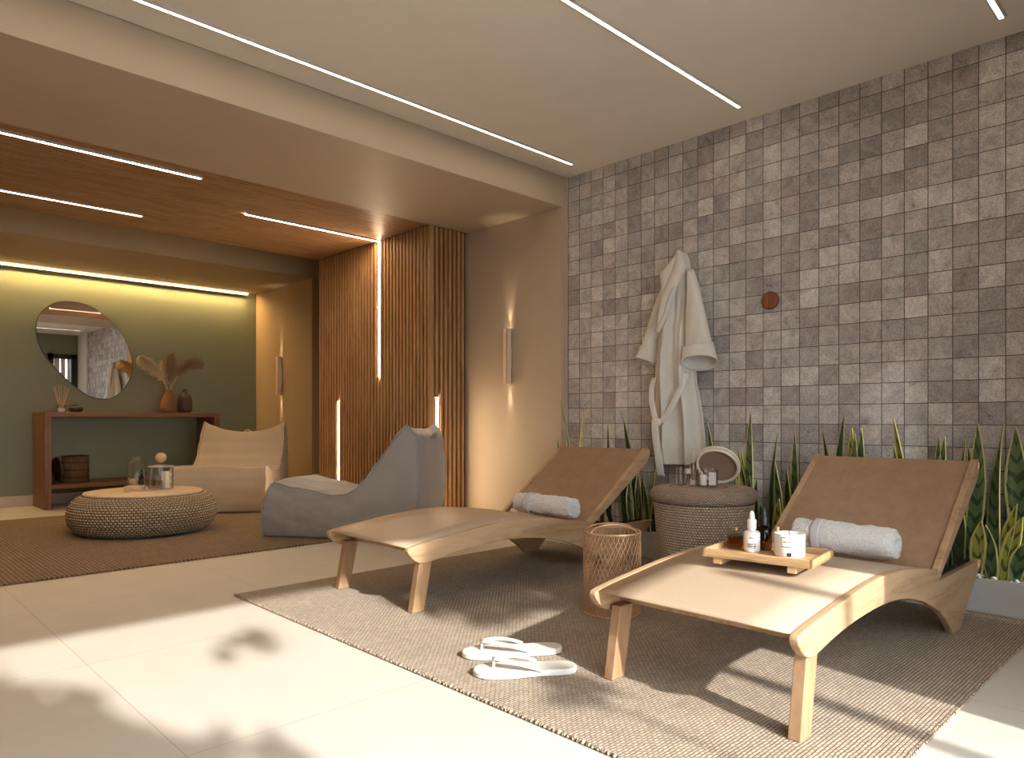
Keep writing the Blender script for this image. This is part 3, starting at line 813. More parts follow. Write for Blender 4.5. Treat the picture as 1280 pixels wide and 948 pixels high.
# plant: (label, [(base_y, tip_y, tip_z, width, material, bow, x, tipx, yaw, twist)])
A_, B_, C_ = 'leafA', 'leafB', 'leafC'
PLANTS = [
 ('snake plant at the end of the trough by the cream pier, tall leaning leaf', [(4.16,4.318,1.278,.048,C_,-.10,4.80,4.80,.2,.3),(4.14,4.102,1.111,.052,B_,.0,4.84,4.86,.3,.2),(4.27,4.345,.93,.04,C_,0,4.80,4.80,.2,0),(4.25,4.254,.988,.028,A_,0,4.88,4.89,.8,.3),(4.20,4.20,.70,.05,C_,.03,4.78,4.76,.1,.2)]),
 ('slender snake plant behind the middle of the far lounger backrest', [(3.97,3.988,.935,.026,A_,0,4.85,4.86,.6,.2),(3.84,3.89,.979,.034,B_,-.03,4.84,4.86,.4,.3),(3.77,3.803,1.086,.04,C_,0,4.84,4.84,.3,.2),(3.81,3.80,.74,.05,C_,.04,4.78,4.77,.1,.2),(3.9,3.93,.66,.05,C_,-.04,4.78,4.76,.1,.2)]),
 ('snake plant with a leaning dark leaf at the corner of the far backrest', [(3.52,3.654,1.117,.058,C_,-.07,4.84,4.86,.2,.2),(3.51,3.511,.925,.03,A_,0,4.86,4.87,.5,.2),(3.47,3.44,.74,.07,C_,.06,4.79,4.76,.1,.2),(3.56,3.60,.70,.06,C_,-.05,4.78,4.76,-.2,.2),(3.49,3.50,.62,.06,A_,.03,4.77,4.74,.1,.2)]),
 ('snake plant left of the wicker table under the robe', [(3.36,3.27,.72,.034,B_,.05,4.80,4.78,.3,.3),(3.40,3.39,.70,.03,C_,0,4.78,4.77,.5,.2),(3.41,3.42,.70,.06,A_,.03,4.78,4.745,.1,.4),(3.34,3.36,.6,.04,A_,-.03,4.78,4.74,.2,.2),(3.30,3.22,.52,.05,C_,.04,4.79,4.75,0,.2)]),
 ('snake plant with a yellow edged leaf right of the robe hem', [(2.77,2.847,1.073,.056,A_,-.05,4.84,4.84,.1,.3),(2.80,2.84,.88,.05,B_,-.02,4.82,4.80,.2,.4),(2.73,2.70,.72,.04,C_,.02,4.82,4.80,.3,.2)]),
 ('tallest snake plant, standing just right of the wicker table', [(2.475,2.496,1.161,.062,A_,.03,4.82,4.84,.3,.2),(2.54,2.579,.874,.056,B_,0,4.84,4.86,.1,.2),(2.45,2.603,.891,.034,C_,-.04,4.82,4.84,.6,.2),(2.64,2.639,.86,.026,A_,0,4.88,4.88,.5,.2),(2.42,2.421,.68,.045,C_,.03,4.80,4.78,.4,.2),(2.46,2.47,.7,.06,C_,.02,4.79,4.77,.2,.2),(2.5,2.53,.55,.06,C_,-.03,4.78,4.75,.1,.2)]),
 ('twin leaved snake plant between the wicker table and near backrest', [(2.33,2.301,1.001,.042,C_,.05,4.84,4.85,.3,.6),(2.26,2.313,.817,.052,A_,-.05,4.82,4.83,.2,.5),(2.28,2.25,.55,.05,B_,.03,4.80,4.77,.1,.2),(2.36,2.38,.5,.05,C_,-.03,4.80,4.76,.1,.2)]),
 ('snake plant with one tall leaf at the far edge of the near backrest', [(2.145,2.176,1.022,.05,A_,.02,4.84,4.85,.2,.3),(2.19,2.215,.768,.042,C_,0,4.82,4.81,.3,.2),(2.13,2.20,.80,.026,C_,-.03,4.86,4.87,.5,.2),(2.12,2.10,.66,.05,C_,.02,4.80,4.77,.1,.2)]),
 ('bushy snake plant group of leaves behind the middle of the near backrest', [(1.92,1.989,1.027,.04,C_,-.07,4.84,4.86,.4,.2),(1.89,1.847,1.136,.048,C_,.03,4.84,4.86,.3,.2),(1.81,1.801,1.045,.066,B_,0,4.86,4.87,.2,.2),(1.78,1.77,1.01,.05,A_,.02,4.84,4.84,.0,.2),(1.73,1.737,1.043,.056,A_,.02,4.84,4.86,.1,.2),(2.0,2.036,.855,.028,C_,0,4.86,4.88,.5,.2)]),
 ('snake plant with a brownish leaning tip behind the near backrest', [(1.45,1.553,1.128,.052,B_,-.05,4.86,4.87,.5,.3),(1.48,1.531,.947,.046,A_,-.02,4.82,4.82,.2,.3),(1.42,1.40,.7,.05,C_,.02,4.82,4.80,.1,.2)]),
 ('fork tipped snake plant behind the near corner of the backrest', [(1.30,1.283,.998,.048,A_,.02,4.84,4.84,.2,.2),(1.29,1.251,.999,.05,A_,.03,4.83,4.83,.1,.2),(1.24,1.159,.984,.028,A_,0,4.88,4.90,.6,.2),(1.10,1.138,.942,.034,C_,-.04,4.85,4.86,.3,.2)]),
 ('broad green snake plant right beside the near backrest frame', [(1.14,1.084,1.079,.070,A_,-.06,4.80,4.84,.1,.35),(1.04,1.023,.622,.055,C_,.03,4.84,4.85,.1,.2),(1.17,1.16,.62,.06,C_,.02,4.80,4.79,.2,.2),(1.08,1.05,.52,.06,B_,.02,4.79,4.76,.0,.2)]),
 ('snake plant with large twisting leaves at the right end of the trough', [(.985,.953,1.073,.064,A_,.055,4.79,4.83,.1,1.2),(.80,.895,1.055,.086,A_,.07,4.82,4.82,-.1,.3),(.94,.911,.661,.036,B_,.0,4.82,4.83,.4,.3),(.955,.855,.56,.058,B_,.06,4.78,4.77,.0,.3),(.98,.885,.63,.05,B_,.02,4.80,4.79,.3,.3),(1.0,1.03,.50,.06,A_,-.03,4.78,4.76,.1,.3),(.90,.84,.42,.06,A_,.05,4.78,4.75,-.2,.3),(.86,.78,.8,.06,C_,.04,4.86,4.87,.0,.3)]),
]
for lab, lv in PLANTS:
    by = sum(l[0] for l in lv)/len(lv)
    org = Vector((4.82, by, GZ))
    o = thing('snake_plant', lab, 'plant', tuple(org), 0, 'snake plants in the white trough')
    for (b_y, t_y, t_z, w_, mm, bow, x_, tx, yaw, tw) in lv:
        leaf(o, org, (x_, b_y, GZ-.01), (tx, t_y, t_z), w_*1.28, M[mm], bow, yaw, tw)

# ------------------------------------------------------------------ robe on the tile wall
robe = thing('bathrobe', 'cream cotton bathrobe with tied belt hanging on the stone tile wall', 'bathrobe', (5.0, 3.16, .74))
RO = Vector((5.0, 3.16, .74))
def rp(y, z, d): return (-d, y-RO.y, z-RO.z)
ROWS = [(2.43,3.135,3.105),(2.36,3.17,3.07),(2.25,3.225,3.045),(2.07,3.30,3.03),(1.85,3.345,3.01),(1.6,3.37,3.0),(1.42,3.385,2.988),(1.18,3.395,2.95),(.93,3.408,2.918),(.80,3.40,2.908),(.745,3.39,2.905)]
def row_at(z):
    for (a,l0,r0),(b,l1,r1) in zip(ROWS, ROWS[1:]):
        if b <= z <= a:
            k = (a-z)/(a-b); return l0+(l1-l0)*k, r0+(r1-r0)*k
    return ROWS[-1][1:]
def sm(a, b, x):
    t = max(0, min(1, (x-a)/(b-a))); return t*t*(3-2*t)
NZ, NA = 48, 60
def front_d(y, a, q):
    f = sm(.05,.6,q)
    d = .055 + .085*math.sin(PI*min(1,max(0,a)))**.55
    d += f*(.045*math.sin(a*17+.6+.6*math.sin(q*3)) + .024*math.sin(a*29+2+q*2))*math.sin(PI*a)**.3
    d += .030*(1-sm(3.238,3.252,y))*sm(.3,.36,q)
    wst = math.exp(-((q-.80)/.14)**2)
    d -= .018*wst
    return d
P = []
for i in range(NZ+1):
    q = i/NZ; z = 2.43-(2.43-.745)*q
    l, r_ = row_at(z); ring = []
    for j in range(NA+1):
        a = j/NA; y_ = l+(r_-l)*a
        hem = .022*math.sin(a*PI)*-1 + (.09*sm(.72,1,a)) if q > .999 else 0
        zz = z+ (.085*sm(.78,1,a)*sm(.8,1,q)) + .018*(1-sm(0,.2,a))*sm(.8,1,q)
        ring.append(rp(y_, zz, front_d(y_, a, q)))
    for j in range(10):
        a = 1-(j+1)/11; y_ = l+(r_-l)*a; ring.append(rp(y_, z+(.085*sm(.78,1,a)*sm(.8,1,q)), .016+.01*math.sin(a*9)))
    P.append(ring)
body = build('robe_body', MB().grid(P, cv=True, flip=True), M['robe'], robe, ang=75)
def flat_tube(pts, wid, dep, seg=24, fold=.0, tilt=0):
    P = []
    for i,(y_,z_,d_) in enumerate(pts):
        a = pts[max(0,i-1)]; b = pts[min(len(pts)-1,i+1)]
        ty, tz = b[0]-a[0], b[1]-a[1]; L_ = math.hypot(ty,tz); ny, nz = -tz/L_, ty/L_
        ring = []
        for k in range(seg):
            t_ = 2*PI*k/seg; c_, s_ = math.cos(t_), math.sin(t_)
            w_ = wid[i]*c_; dd = dep[i]*s_*(1+fold*math.sin(5*t_+i*.7))
            ring.append(rp(y_+ny*w_, z_+nz*w_+tilt*s_*(i/(len(pts)-1))**2, d_+dd))
        P.append(ring)
    return P
def lerp_path(pts, n):
    out = []
    for i in range(n+1):
        q = i/n*(len(pts)-1); k = min(int(q), len(pts)-2); f = q-k
        out.append(tuple(a+(b-a)*f for a,b in zip(pts[k], pts[k+1])))
    return out
# sleeves: (y, z, d, halfwidth, halfdepth)
def sleeve(path, cuff, nm, tilt):
    pp = lerp_path(path, 18)
    s_ = build('sleeve', MB().grid(flat_tube([p[:3] for p in pp], [p[3] for p in pp], [p[4] for p in pp], 26, .10), cv=True), M['robe'], robe, ang=80, solid=.006)
    cc = lerp_path(cuff, 8)
    build('cuff', MB().grid(flat_tube([p[:3] for p in cc], [p[3] for p in cc], [p[4] for p in cc], 30, .06, tilt), cv=True), M['robe'], s_, ang=80, solid=.010)
    h = cc[-1]
    edge_ = flat_tube([cc[-2][:3], h[:3]], [cc[-2][3], h[3]+.002], [cc[-2][4], h[4]+.002], 30, .06, tilt)[1]
    build('cuff_piping', MB().tube(edge_, .005, 6, True), M['belt'], s_)
sleeve([(3.20,2.27,.085,.03,.04),(3.275,2.12,.085,.05,.05),(3.345,1.95,.085,.058,.055),(3.41,1.76,.085,.066,.06),(3.44,1.66,.085,.07,.062)], [(3.428,1.70,.085,.080,.070),(3.46,1.585,.09,.094,.078)], 'left', .02)
sleeve([(3.03,2.27,.11,.025,.04),(2.985,2.10,.135,.052,.055),(2.955,1.90,.155,.082,.06),(2.935,1.72,.16,.108,.062),(2.925,1.64,.16,.116,.064)], [(2.93,1.675,.165,.128,.072),(2.915,1.535,.17,.150,.095)], 'right', .05)
def sheet(Apts, Bpts, dA, dB, name, n=20, m=8, bul=.02, par=robe, mat='robe', th=.012):
    a, b = lerp_path(Apts, n), lerp_path(Bpts, n); P = []
    for i in range(n+1):
        q = i/n; r_ = []
        for j in range(m+1):
            w_ = j/m; r_.append(rp(a[i][0]*(1-w_)+b[i][0]*w_, a[i][1]*(1-w_)+b[i][1]*w_, (dA(q)*(1-w_)+dB(q)*w_)+bul*math.sin(PI*w_)))
        P.append(r_)
    return build(name, MB().grid(P), M[mat], par, solid=th, off=0, ang=80)
# lapels
LA = [(3.122,2.432),(3.128,2.36),(3.15,2.26),(3.195,2.15),(3.235,2.05),(3.258,1.93),(3.262,1.80)]
LB = [(3.112,2.436),(3.055,2.36),(3.022,2.26),(3.085,2.15),(3.125,2.05),(3.165,1.93),(3.255,1.795)]
sheet(LA, LB, lambda q: .145+.065*sm(0,.6,q), lambda q: .12+.085*sm(0,.5,q), 'lapel', bul=.028)
RA = [(3.124,2.434),(3.18,2.372),(3.235,2.30),(3.262,2.262),(3.25,2.17),(3.238,2.05)]
RB = [(3.120,2.432),(3.128,2.37),(3.142,2.29),(3.16,2.22),(3.19,2.14),(3.232,2.045)]
sheet(RA, RB, lambda q: .11+.065*sm(0,.6,q), lambda q: .135+.06*sm(0,.6,q), 'lapel', bul=.018)
build('lapel_piping', MB().tube([rp(y_,z_,.138+.077*sm(0,.5,i/6)) for i,(y_,z_) in enumerate(LB)], .006, 6), M['belt'], robe)
# belt
def ribbon(pts, w_, name, par, n=18, th=.006):
    pp = lerp_path(pts, n); P = []
    for i,(y_,z_,d_) in enumerate(pp):
        a = pp[max(0,i-1)]; b = pp[min(n,i+1)]; ty, tz = b[0]-a[0], b[1]-a[1]; L_ = math.hypot(ty,tz); ny, nz = -tz/L_, ty/L_
        P.append([rp(y_+ny*w_*s_, z_+nz*w_*s_, d_+(.004 if abs(s_)<.9 else 0)) for s_ in (-1,-.8,0,.8,1)])
    return build(name, MB().grid(P), M['belt'], par, solid=th, off=0, ang=70)
bl = ribbon([(3.372,1.44,.10),(3.362,1.36,.150),(3.340,1.26,.185),(3.312,1.16,.195),(3.288,1.085,.195)], .025, 'belt', robe)
ribbon([(3.03,1.47,.16),(3.06,1.35,.19),(3.12,1.22,.212),(3.18,1.13,.214),(3.235,1.075,.205)], .025, 'belt_strand', bl)
ribbon([(3.285,1.10,.210),(3.280,1.02,.222),(3.26,.88,.222),(3.245,.76,.215),(3.235,.645,.205)], .033, 'belt_tail', bl)
build('knot', MB().sphere(rp(3.272,1.078,.205), .04, 16, 10, (.5,1.15,.8)), M['belt'], bl)
build('hang_tie', MB().box(-.154,-.150,3.245-RO.y,3.285-RO.y,1.60-RO.z,1.75-RO.z), M['belt'], robe)
def seam(pts, par=None):
    build('stitching', MB().tube([rp(*p) for p in pts], .0032, 5), M['stitch'], par or body)
seam([(y_+.020, z_-.004, .158+.085*sm(0,.5,i/6)) for i,(y_,z_) in enumerate(LB[1:])])
seam([(y_-.018, z_-.012, .128+.065*sm(0,.6,i/5)) for i,(y_,z_) in enumerate(RA[1:])])
seam([(3.262, 1.78-i*.05, front_d(3.262, (row_at(1.78-i*.05)[0]-3.262)/(row_at(1.78-i*.05)[0]-row_at(1.78-i*.05)[1]), (2.43-1.78+i*.05)/1.685)+.002) for i in range(14)])
for o_ in (-.022,.022):
    seam([(3.285+o_,1.04,.224),(3.26+o_,.88,.226),(3.245+o_,.76,.219),(3.235+o_,.655,.209)], bl)
def wall_knob(label, y, z):
    o = thing('wall_mounted_hook', label, 'wall hook', (5.0, y, z), 0, None)
    m = MB().lathe([(.055,-.0),(.0635,.004),(.065,.012),(.065,.026),(.060,.033),(.045,.036),(.0008,.037)], 40)
    m.v = [(-z_, x_, y_) for x_, y_, z_ in m.v]
    build('knob_disc', m, M['knobwood'], o, ang=50)
wall_knob('round dark wood knob alone on the stone tile wall', 2.42, 1.971)

# ------------------------------------------------------------------ green alcove: console, mirror
cons = thing('console_table', 'open dark walnut console shelf against the green wall', 'console table', (1.935, 10.09, 0))
CW, CD, CH = 2.11, .655, 1.19
build('top_board', MB().box(0, CW, 0, CD, CH-.06, CH), M['walnut'], cons, bevel=.004)
for x_ in (0, CW-.075): build('side_panel', MB().box(x_, x_+.075, .001, CD-.001, 0, CH-.0605), m_wood('walnut_side', (.19,.085,.038), (.255,.12,.056), (.125,.053,.023), 'z', 1.0, .4) if x_ == 0 else bpy.data.materials['walnut_side'], cons, bevel=.004)
build('shelf', MB().box(.0755, CW-.0755, .003, CD-.003, .25, .305), M['walnut'], cons, bevel=.003)
mo = thing('wall_mirror', 'pebble shaped mirror hanging on the green wall above the console', 'mirror', (2.53, 10.772, 2.0))
OUT = [(2.282,2.642),(2.362,2.650),(2.437,2.646),(2.518,2.632),(2.595,2.606),(2.664,2.568),(2.724,2.521),(2.784,2.474),(2.839,2.422),(2.891,2.369),(2.939,2.311),(2.985,2.243),(3.023,2.17),(3.053,2.098),(3.074,2.024),(3.09,1.95),(3.097,1.876),(3.095,1.80),(3.083,1.726),(3.062,1.656),(3.032,1.593),(2.998,1.533),(2.956,1.48),(2.908,1.434),(2.855,1.40),(2.806,1.382),(2.756,1.374),(2.707,1.374),(2.659,1.381),(2.602,1.398),(2.547,1.424),(2.491,1.461),(2.437,1.505),(2.382,1.553),(2.328,1.604),(2.275,1.661),(2.222,1.723),(2.176,1.777),(2.132,1.832),(2.093,1.886),(2.058,1.941),(2.03,1.999),(2.006,2.058),(1.989,2.118),(1.977,2.177),(1.971,2.228),(1.970,2.279),(1.974,2.332),(1.984,2.384),(2.002,2.431),(2.028,2.475),(2.062,2.52),(2.102,2.561),(2.145,2.593),(2.192,2.618),(2.236,2.632)]
cx_, cz_ = 2.53, 2.0
pl = [(x_-cx_, z_-cz_) for x_, z_ in OUT][::-1]
build('mirror_back', MB().prism([(a*1.006,b*1.006) for a,b in pl], 'y', -.027, -.001), M['black'], mo)
build('mirror_glass', MB().prism([(a*.994,b*.994) for a,b in pl], 'y', -.032, -.0275), M['mirror'], mo, smooth=False)

# items on the console
CZ = 1.1905
o = thing('reed_diffuser', 'brass collared reed diffuser with thin sticks on the console', 'diffuser', (2.165,10.35,CZ))
build('bottle_body', MB().lathe([(.044,0),(.048,.006),(.048,.085),(.02,.10),(.02,.12)], 24), M['glass'], o, ang=50)
build('oil', MB().lathe([(.042,.006),(.042,.05)], 20), M['labelpaper'], o)
build('collar', MB().lathe([(.05,.098),(.05,.106)], 24), M['gold'], o)
for k in range(7):
    a = 2*PI*k/7; build('reed', MB().tube([(.008*math.cos(a),.008*math.sin(a),.02),(.085*math.cos(a),.07*math.sin(a),.30+.02*(k%3))], .003, 5), M['reed'], o)
o = thing('lidded_pot', 'small squat dark lidded pot next to the reed diffuser', 'pot', (2.325,10.35,CZ))
build('pot_body', MB().lathe([(.05,0),(.078,.02),(.086,.042),(.075,.066),(.05,.078)], 32), M['darkpot'], o, ang=60)
build('lid', MB().lathe([(.05,.0785),(.048,.086),(.03,.09),(.0008,.091)], 24), M['darkpot'], o, ang=60)
V1, V2 = (3.435,10.33,CZ), (3.66,10.36,CZ)
o = thing('vase', 'terracotta brown teardrop vase holding pampas plumes on the console', 'vase', V1, 0, 'vases on the console')
build('vase_body', MB().lathe([(.085,0),(.098,.01),(.105,.06),(.098,.13),(.078,.20),(.056,.26),(.044,.29),(.046,.315),(.040,.315),(.038,.29),(.05,.25),(.0008,.22)], 40, cap1=False), M['vase1'], o, ang=60)
o = thing('vase', 'dark brown bottle vase with narrow neck on the console, empty', 'vase', V2, 0, 'vases on the console')
build('vase_body', MB().lathe([(.07,0),(.088,.01),(.098,.06),(.101,.14),(.096,.20),(.075,.25),(.042,.275),(.032,.29),(.033,.335),(.027,.335),(.026,.30),(.0008,.28)], 40, cap1=False), M['vase2'], o, ang=60)
def pampas(label, base, ctrl, tip, wid, m, seed, droop):
    o = thing('pampas_plume', label, 'dried plant', base, 0, 'dried pampas plumes in the teardrop vase')
    B, Cc, T_ = Vector((0,0,0)), Vector(ctrl)-Vector(base), Vector(tip)-Vector(base)
    f = lambda q: B*(1-q)**2+Cc*2*q*(1-q)+T_*q*q
    build('stem', MB().tube([f(q/16) for q in range(17)], .004, 6), M['reed'], o)
    rg = random.Random(seed); mb = MB()
    for k in range(900):
        q = .30+.70*rg.random()**.9; c = f(q); tn = (f(min(1,q+.02))-f(q-.02)).normalized()
        env = math.sin(PI*min(1,(q-.28)/.74))**.55
        ln = wid*(.6+.6*rg.random())*(.35+.75*env)
        a = rg.random()*2*PI; s1 = tn.orthogonal().normalized(); s2 = tn.cross(s1)
        rad = s1*math.cos(a)+s2*math.sin(a); rad.y *= .55
        d1 = (tn*.75+rad*.95).normalized(); e1 = c+d1*ln*.6; e2 = c+d1*ln+Vector((0,0,-1))*ln*droop
        sd = d1.cross(Vector((0,1,0))); sd = sd.normalized() if sd.length > 1e-4 else Vector((1,0,0)); w_ = .0065
        mb.add([c-sd*w_*.5, c+sd*w_*.5, e1+sd*w_, e1-sd*w_, e2], [(0,1,2,3),(3,2,4)])
    build('plume', mb, m, o, smooth=False)
vb = (V1[0], V1[1], CZ+.235)
pampas('pale pampas plume arching farthest to the left out of the vase', vb, (3.34,10.32,1.80), (3.075,10.30,1.915), .115, M['pampas'], 1, .35)
pampas('short pale pampas plume peeking out behind the dark one', (vb[0]+.004,vb[1]+.012,vb[2]), (3.42,10.38,1.70), (3.40,10.40,1.89), .09, M['pampas'], 2, .2)
pampas('upright dark brown pampas plume in the middle of the vase', (vb[0]+.008,vb[1]-.008,vb[2]), (3.47,10.28,1.72), (3.46,10.28,1.975), .085, M['pampasd'], 3, .05)
pampas('brown pampas plume curving to the right with a drooping tip', (vb[0]+.006,vb[1]+.0,vb[2]), (3.60,10.31,1.97), (3.87,10.32,1.90), .105, M['pampasd'], 4, .3)
SHZ = .3055
o = thing('storage_basket', 'brown woven cylinder basket on the lower console shelf', 'basket', (2.315,10.33,SHZ))
build('basket_body', MB().lathe([(.145,0),(.15,.006),(.152,.31),(.15,.325),(.138,.325),(.136,.02),(.0008,.018)], 64, cap1=False), M['shelfbasket'], o, ang=50)
build('rim', MB().tube([(.147*math.cos(2*PI*i/48), .147*math.sin(2*PI*i/48), .327) for i in range(48)], .009, 8, True), M['darkpot'], o)
o = thing('basket_lid', 'round dark lid leaning behind the woven basket on the console shelf', 'lid')
build('lid_disc', MB().lathe([(.0008,0),(.14,0),(.15,.008),(.15,.02),(.14,.026),(.0008,.026)], 48, cap0=False, cap1=False), M['darkpot'], o, ang=40)
build('rim', MB().tube([(.148*math.cos(2*PI*i/48), .148*math.sin(2*PI*i/48), .02) for i in range(48)], .007, 8, True), M['vase2'], o)
o.matrix_world = Matrix.Translation(Vector((2.112*S,10.38*S,(SHZ+.166)*S))) @ Matrix.Rotation(math.radians(8),4,'Z') @ Matrix.Rotation(math.radians(86),4,'Y')

# ------------------------------------------------------------------ rope ottoman with wooden top
PC = (2.27, 7.50)
o = thing('rope_ottoman', 'round woven rope ottoman table with flat wooden top', 'coffee table', (PC[0], PC[1], .0145))
pf = [(.44,0),(.50,.012)]
for k in range(1,22):
    a = -PI*.42+PI*.82*k/22; pf.append((.50+.155*math.cos(a)+ (.0), .185+.185*math.sin(a)))
pf += [(.53,.365)]
build('rope_body', MB().lathe(pf, 240, cap1=True, rf=lambda a,z: 1+.004*math.sin(a*110)), M['pouf'], o, ang=80)
build('table_top', MB().lathe([(.515,.366),(.523,.370),(.523,.383),(.515,.388)], 72), M['palewood'], o, ang=40)
PZ = .0145+.3885
def pt(px_, py_): return (px_, py_, PZ)
# glass jar with wooden base
o = thing('glass_jar', 'tall clear bottle jar with wooden base on the rope ottoman', 'jar', (2.235,7.62,PZ))
build('wood_base', MB().lathe([(.080,0),(.083,.004),(.083,.045),(.08,.05)], 36), M['palewood'], o)
build('glass_dome', MB().lathe([(.078,.05),(.08,.055),(.08,.25),(.066,.275),(.042,.288),(.042,.325),(.037,.325),(.037,.286),(.062,.27),(.075,.248),(.075,.055)], 36, cap0=False, cap1=False), M['glass'], o, ang=50)
build('glass_lip', MB().tube([(.041*math.cos(2*PI*i/28), .041*math.sin(2*PI*i/28), .325) for i in range(28)], .004, 6, True), M['glass'], o)
o = thing('wooden_ball', 'pale wooden ball inside the glass bottle jar', 'ornament', (2.200,7.625,PZ+.0505))
build('ball', MB().sphere((0,0,.033), .033, 20, 14), M['pampas'], o)
o = thing('dropper_bottle', 'tiny brown dropper bottle with black tip inside the glass bottle jar', 'bottle', (2.275,7.600,PZ+.0505))
build('bottle_body', MB().lathe([(.024,0),(.026,.004),(.026,.075),(.012,.088),(.012,.1)], 20), M['darkglass'], o, ang=50)
build('dropper_bulb', MB().lathe([(.014,.1005),(.014,.12),(.008,.15),(.0008,.16)], 16), M['black'], o)
# wide glass canister with ball stopper, tumbler and candle inside
o = thing('glass_canister', 'wide clear glass canister with wooden ball stopper on the rope ottoman', 'canister', (2.42,7.49,PZ))
a = .114; h = .225
build('glass_wall', MB().lathe([(a-.004,0),(a,.004),(a,h),(a-.006,h),(a-.006,.006),(.0008,.005)], 48, cap1=False), M['glass'], o, ang=50)
build('glass_lid', MB().lathe([(a+.003,h+.001),(a+.004,h+.012),(a*.6,h+.020),(.03,h+.030),(.026,h+.045)], 40), M['glass'], o, ang=50)
for zz in (h+.008, .006): build('glass_rim', MB().tube([(a*math.cos(2*PI*i/48), a*math.sin(2*PI*i/48), zz) for i in range(48)], .0045, 6, True), M['traywhite'], o)
build('ball_stopper', MB().sphere((0,0,h+.092), .05, 24, 16), M['woodball'], o)

o = thing('glass_tumbler', 'thick glass tumbler with liquid inside the wide glass canister', 'glass', (2.375,7.475,PZ+.0065))
build('glass_wall', MB().lathe([(.050,0),(.055,.006),(.055,.125),(.050,.125),(.050,.02),(.0008,.02)], 32, cap1=False), M['glass'], o, ang=50)
build('liquid', MB().lathe([(.048,.021),(.048,.085)], 28), M['vase1'] if False else m_thin_glass('tea_glass', (.86,.70,.50), .05), o)
o = thing('candle_block', 'pale square candle standing inside the wide glass canister', 'candle', (2.475,7.53,PZ+.0065), .5)
build('candle_body', MB().box(-.027,.027,-.027,.027,0,.17), M['wax'], o, bevel=.006)
build('wick', MB().tube([(0,0,.17),(.002,0,.185)], .002, 5), M['ink'], o)
o = thing('wooden_cube', 'small pale wooden cube on the rope ottoman top', 'ornament', (2.105,7.46,PZ), math.radians(-20))
build('cube_body', MB().box(-.026,.026,-.026,.026,0,.055), M['pampas'], o, bevel=.003)

# ------------------------------------------------------------------ beanbag chaises
def interp(tab, x):
    for (a,va),(b,vb_) in zip(tab, tab[1:]):
        if a <= x <= b:
            k = (x-a)/(b-a); k = k*k*(3-2*k)*.35+k*.65; return va+(vb_-va)*k
    return tab[0][1] if x < tab[0][0] else tab[-1][1]
def beanbag(label, loc, rz, L, W, ztab, m, seed, ears=.05, belly=.022, backlean=.10):
    """local: +x from foot to back, y across, z up"""
    t_ = thing('beanbag_lounger', label, 'beanbag chair', loc, rz, 'beanbag loungers on the brown rug')
    NXx, NYy, NZz = 64, 30, 20
    def fold(p, amp, sc):
        return mnoise.noise(Vector((p[0]*sc, p[1]*sc*.6, p[2]*sc*1.7+seed)))*amp
    def F(a, b, k):
        zt = interp(ztab, a*L)
        # ears: corners of the back rise, middle sags
        e = sm(.80, .97, a)
        zt = zt + e*ears*((abs(2*b-1))**2.2*1.3-.45)
        # seat sag towards edges slightly
        crown = .018*(1-(2*b-1)**2)*(1-sm(.55,.8,a))
        zt2 = zt+crown-.012
        z = k*zt2
        x = a*L
        # back face leans outward with height in middle; foot face bulges
        kk = math.sin(PI*min(1,k))
        x += sm(.9,1,a)*(backlean*math.sin(PI*k*.85)*(1-.35*abs(2*b-1)**2)) - (1-sm(0,.10,a))*(.02*kk - .085*k*k)
        y = (b-.5)*W
        side = abs(2*b-1)
        y += math.copysign(1,b-.5)*(sm(.7,1,side))*(belly*kk - .02*(1-k)*(1-k)) if k < 1 else 0
        y *= 1-.05*sm(.85,1,a)*k
        p = (x, y, z)
        edge_ = max(1-sm(0,.22,a), sm(.25,.02,1-k) if k < 1 else .6)
        w1 = fold(p, .012, 5.0)+fold(p, .006, 14)+mnoise.noise(Vector((x*3+seed, y*3, z*26)))*.011*edge_
        pin = 1-.0*k
        return Vector((x + w1*.5, y + w1*(1 if side > .9 else .3)*math.copysign(1,b-.5), max(.0, z + w1*k*pin)))
    mb = MB()
    top = [[F(i/NXx, j/NYy, 1) for j in range(NYy+1)] for i in range(NXx+1)]
    bot = [[F(i/NXx, j/NYy, 0) for j in range(NYy+1)] for i in range(NXx+1)]
    mb.grid(top, flip=True); mb.grid(bot)
    s0 = [[F(i/NXx, 0, k/NZz) for k in range(NZz+1)] for i in range(NXx+1)]
    s1 = [[F(i/NXx, 1, k/NZz) for k in range(NZz+1)] for i in range(NXx+1)]
    mb.grid(s0, flip=True); mb.grid(s1)
    f0 = [[F(0, j/NYy, k/NZz) for k in range(NZz+1)] for j in range(NYy+1)]
    f1 = [[F(1, j/NYy, k/NZz) for k in range(NZz+1)] for j in range(NYy+1)]
    mb.grid(f0); mb.grid(f1, flip=True)
    cu = build('cushion', mb, m, t_, ang=62)
    md = cu.modifiers.new('weld','WELD'); md.merge_threshold = .0008*S
    for bb in (0, 1):
        pts = [F(0,bb,k/8) for k in range(9)]+[F(i/NXx, bb, 1) for i in range(1,NXx+1)]
        build('piping', MB().tube(pts, .007, 6), m, t_)
        pts = [F(1,bb,k/12) for k in range(13)]
        build('seam', MB().tube(pts, .006, 6), m, t_)
    pts = []
    for q in range(13):
        an = PI*q/12; c = F(1,.5,1); pts.append((c.x+.012+.055*math.sin(an)*.6, c.y-.05*math.cos(an), c.z-.012+.06*math.sin(an)))
    build('handle', MB().tube(pts, .012, 8), m, t_)
    return t_
rz = math.radians(-54.54); near = (2.920, 6.308)   # foot corner nearest the entrance side
W = .86; wv = (-math.sin(rz), math.cos(rz))
cent = (near[0]+wv[0]*W/2, near[1]+wv[1]*W/2)
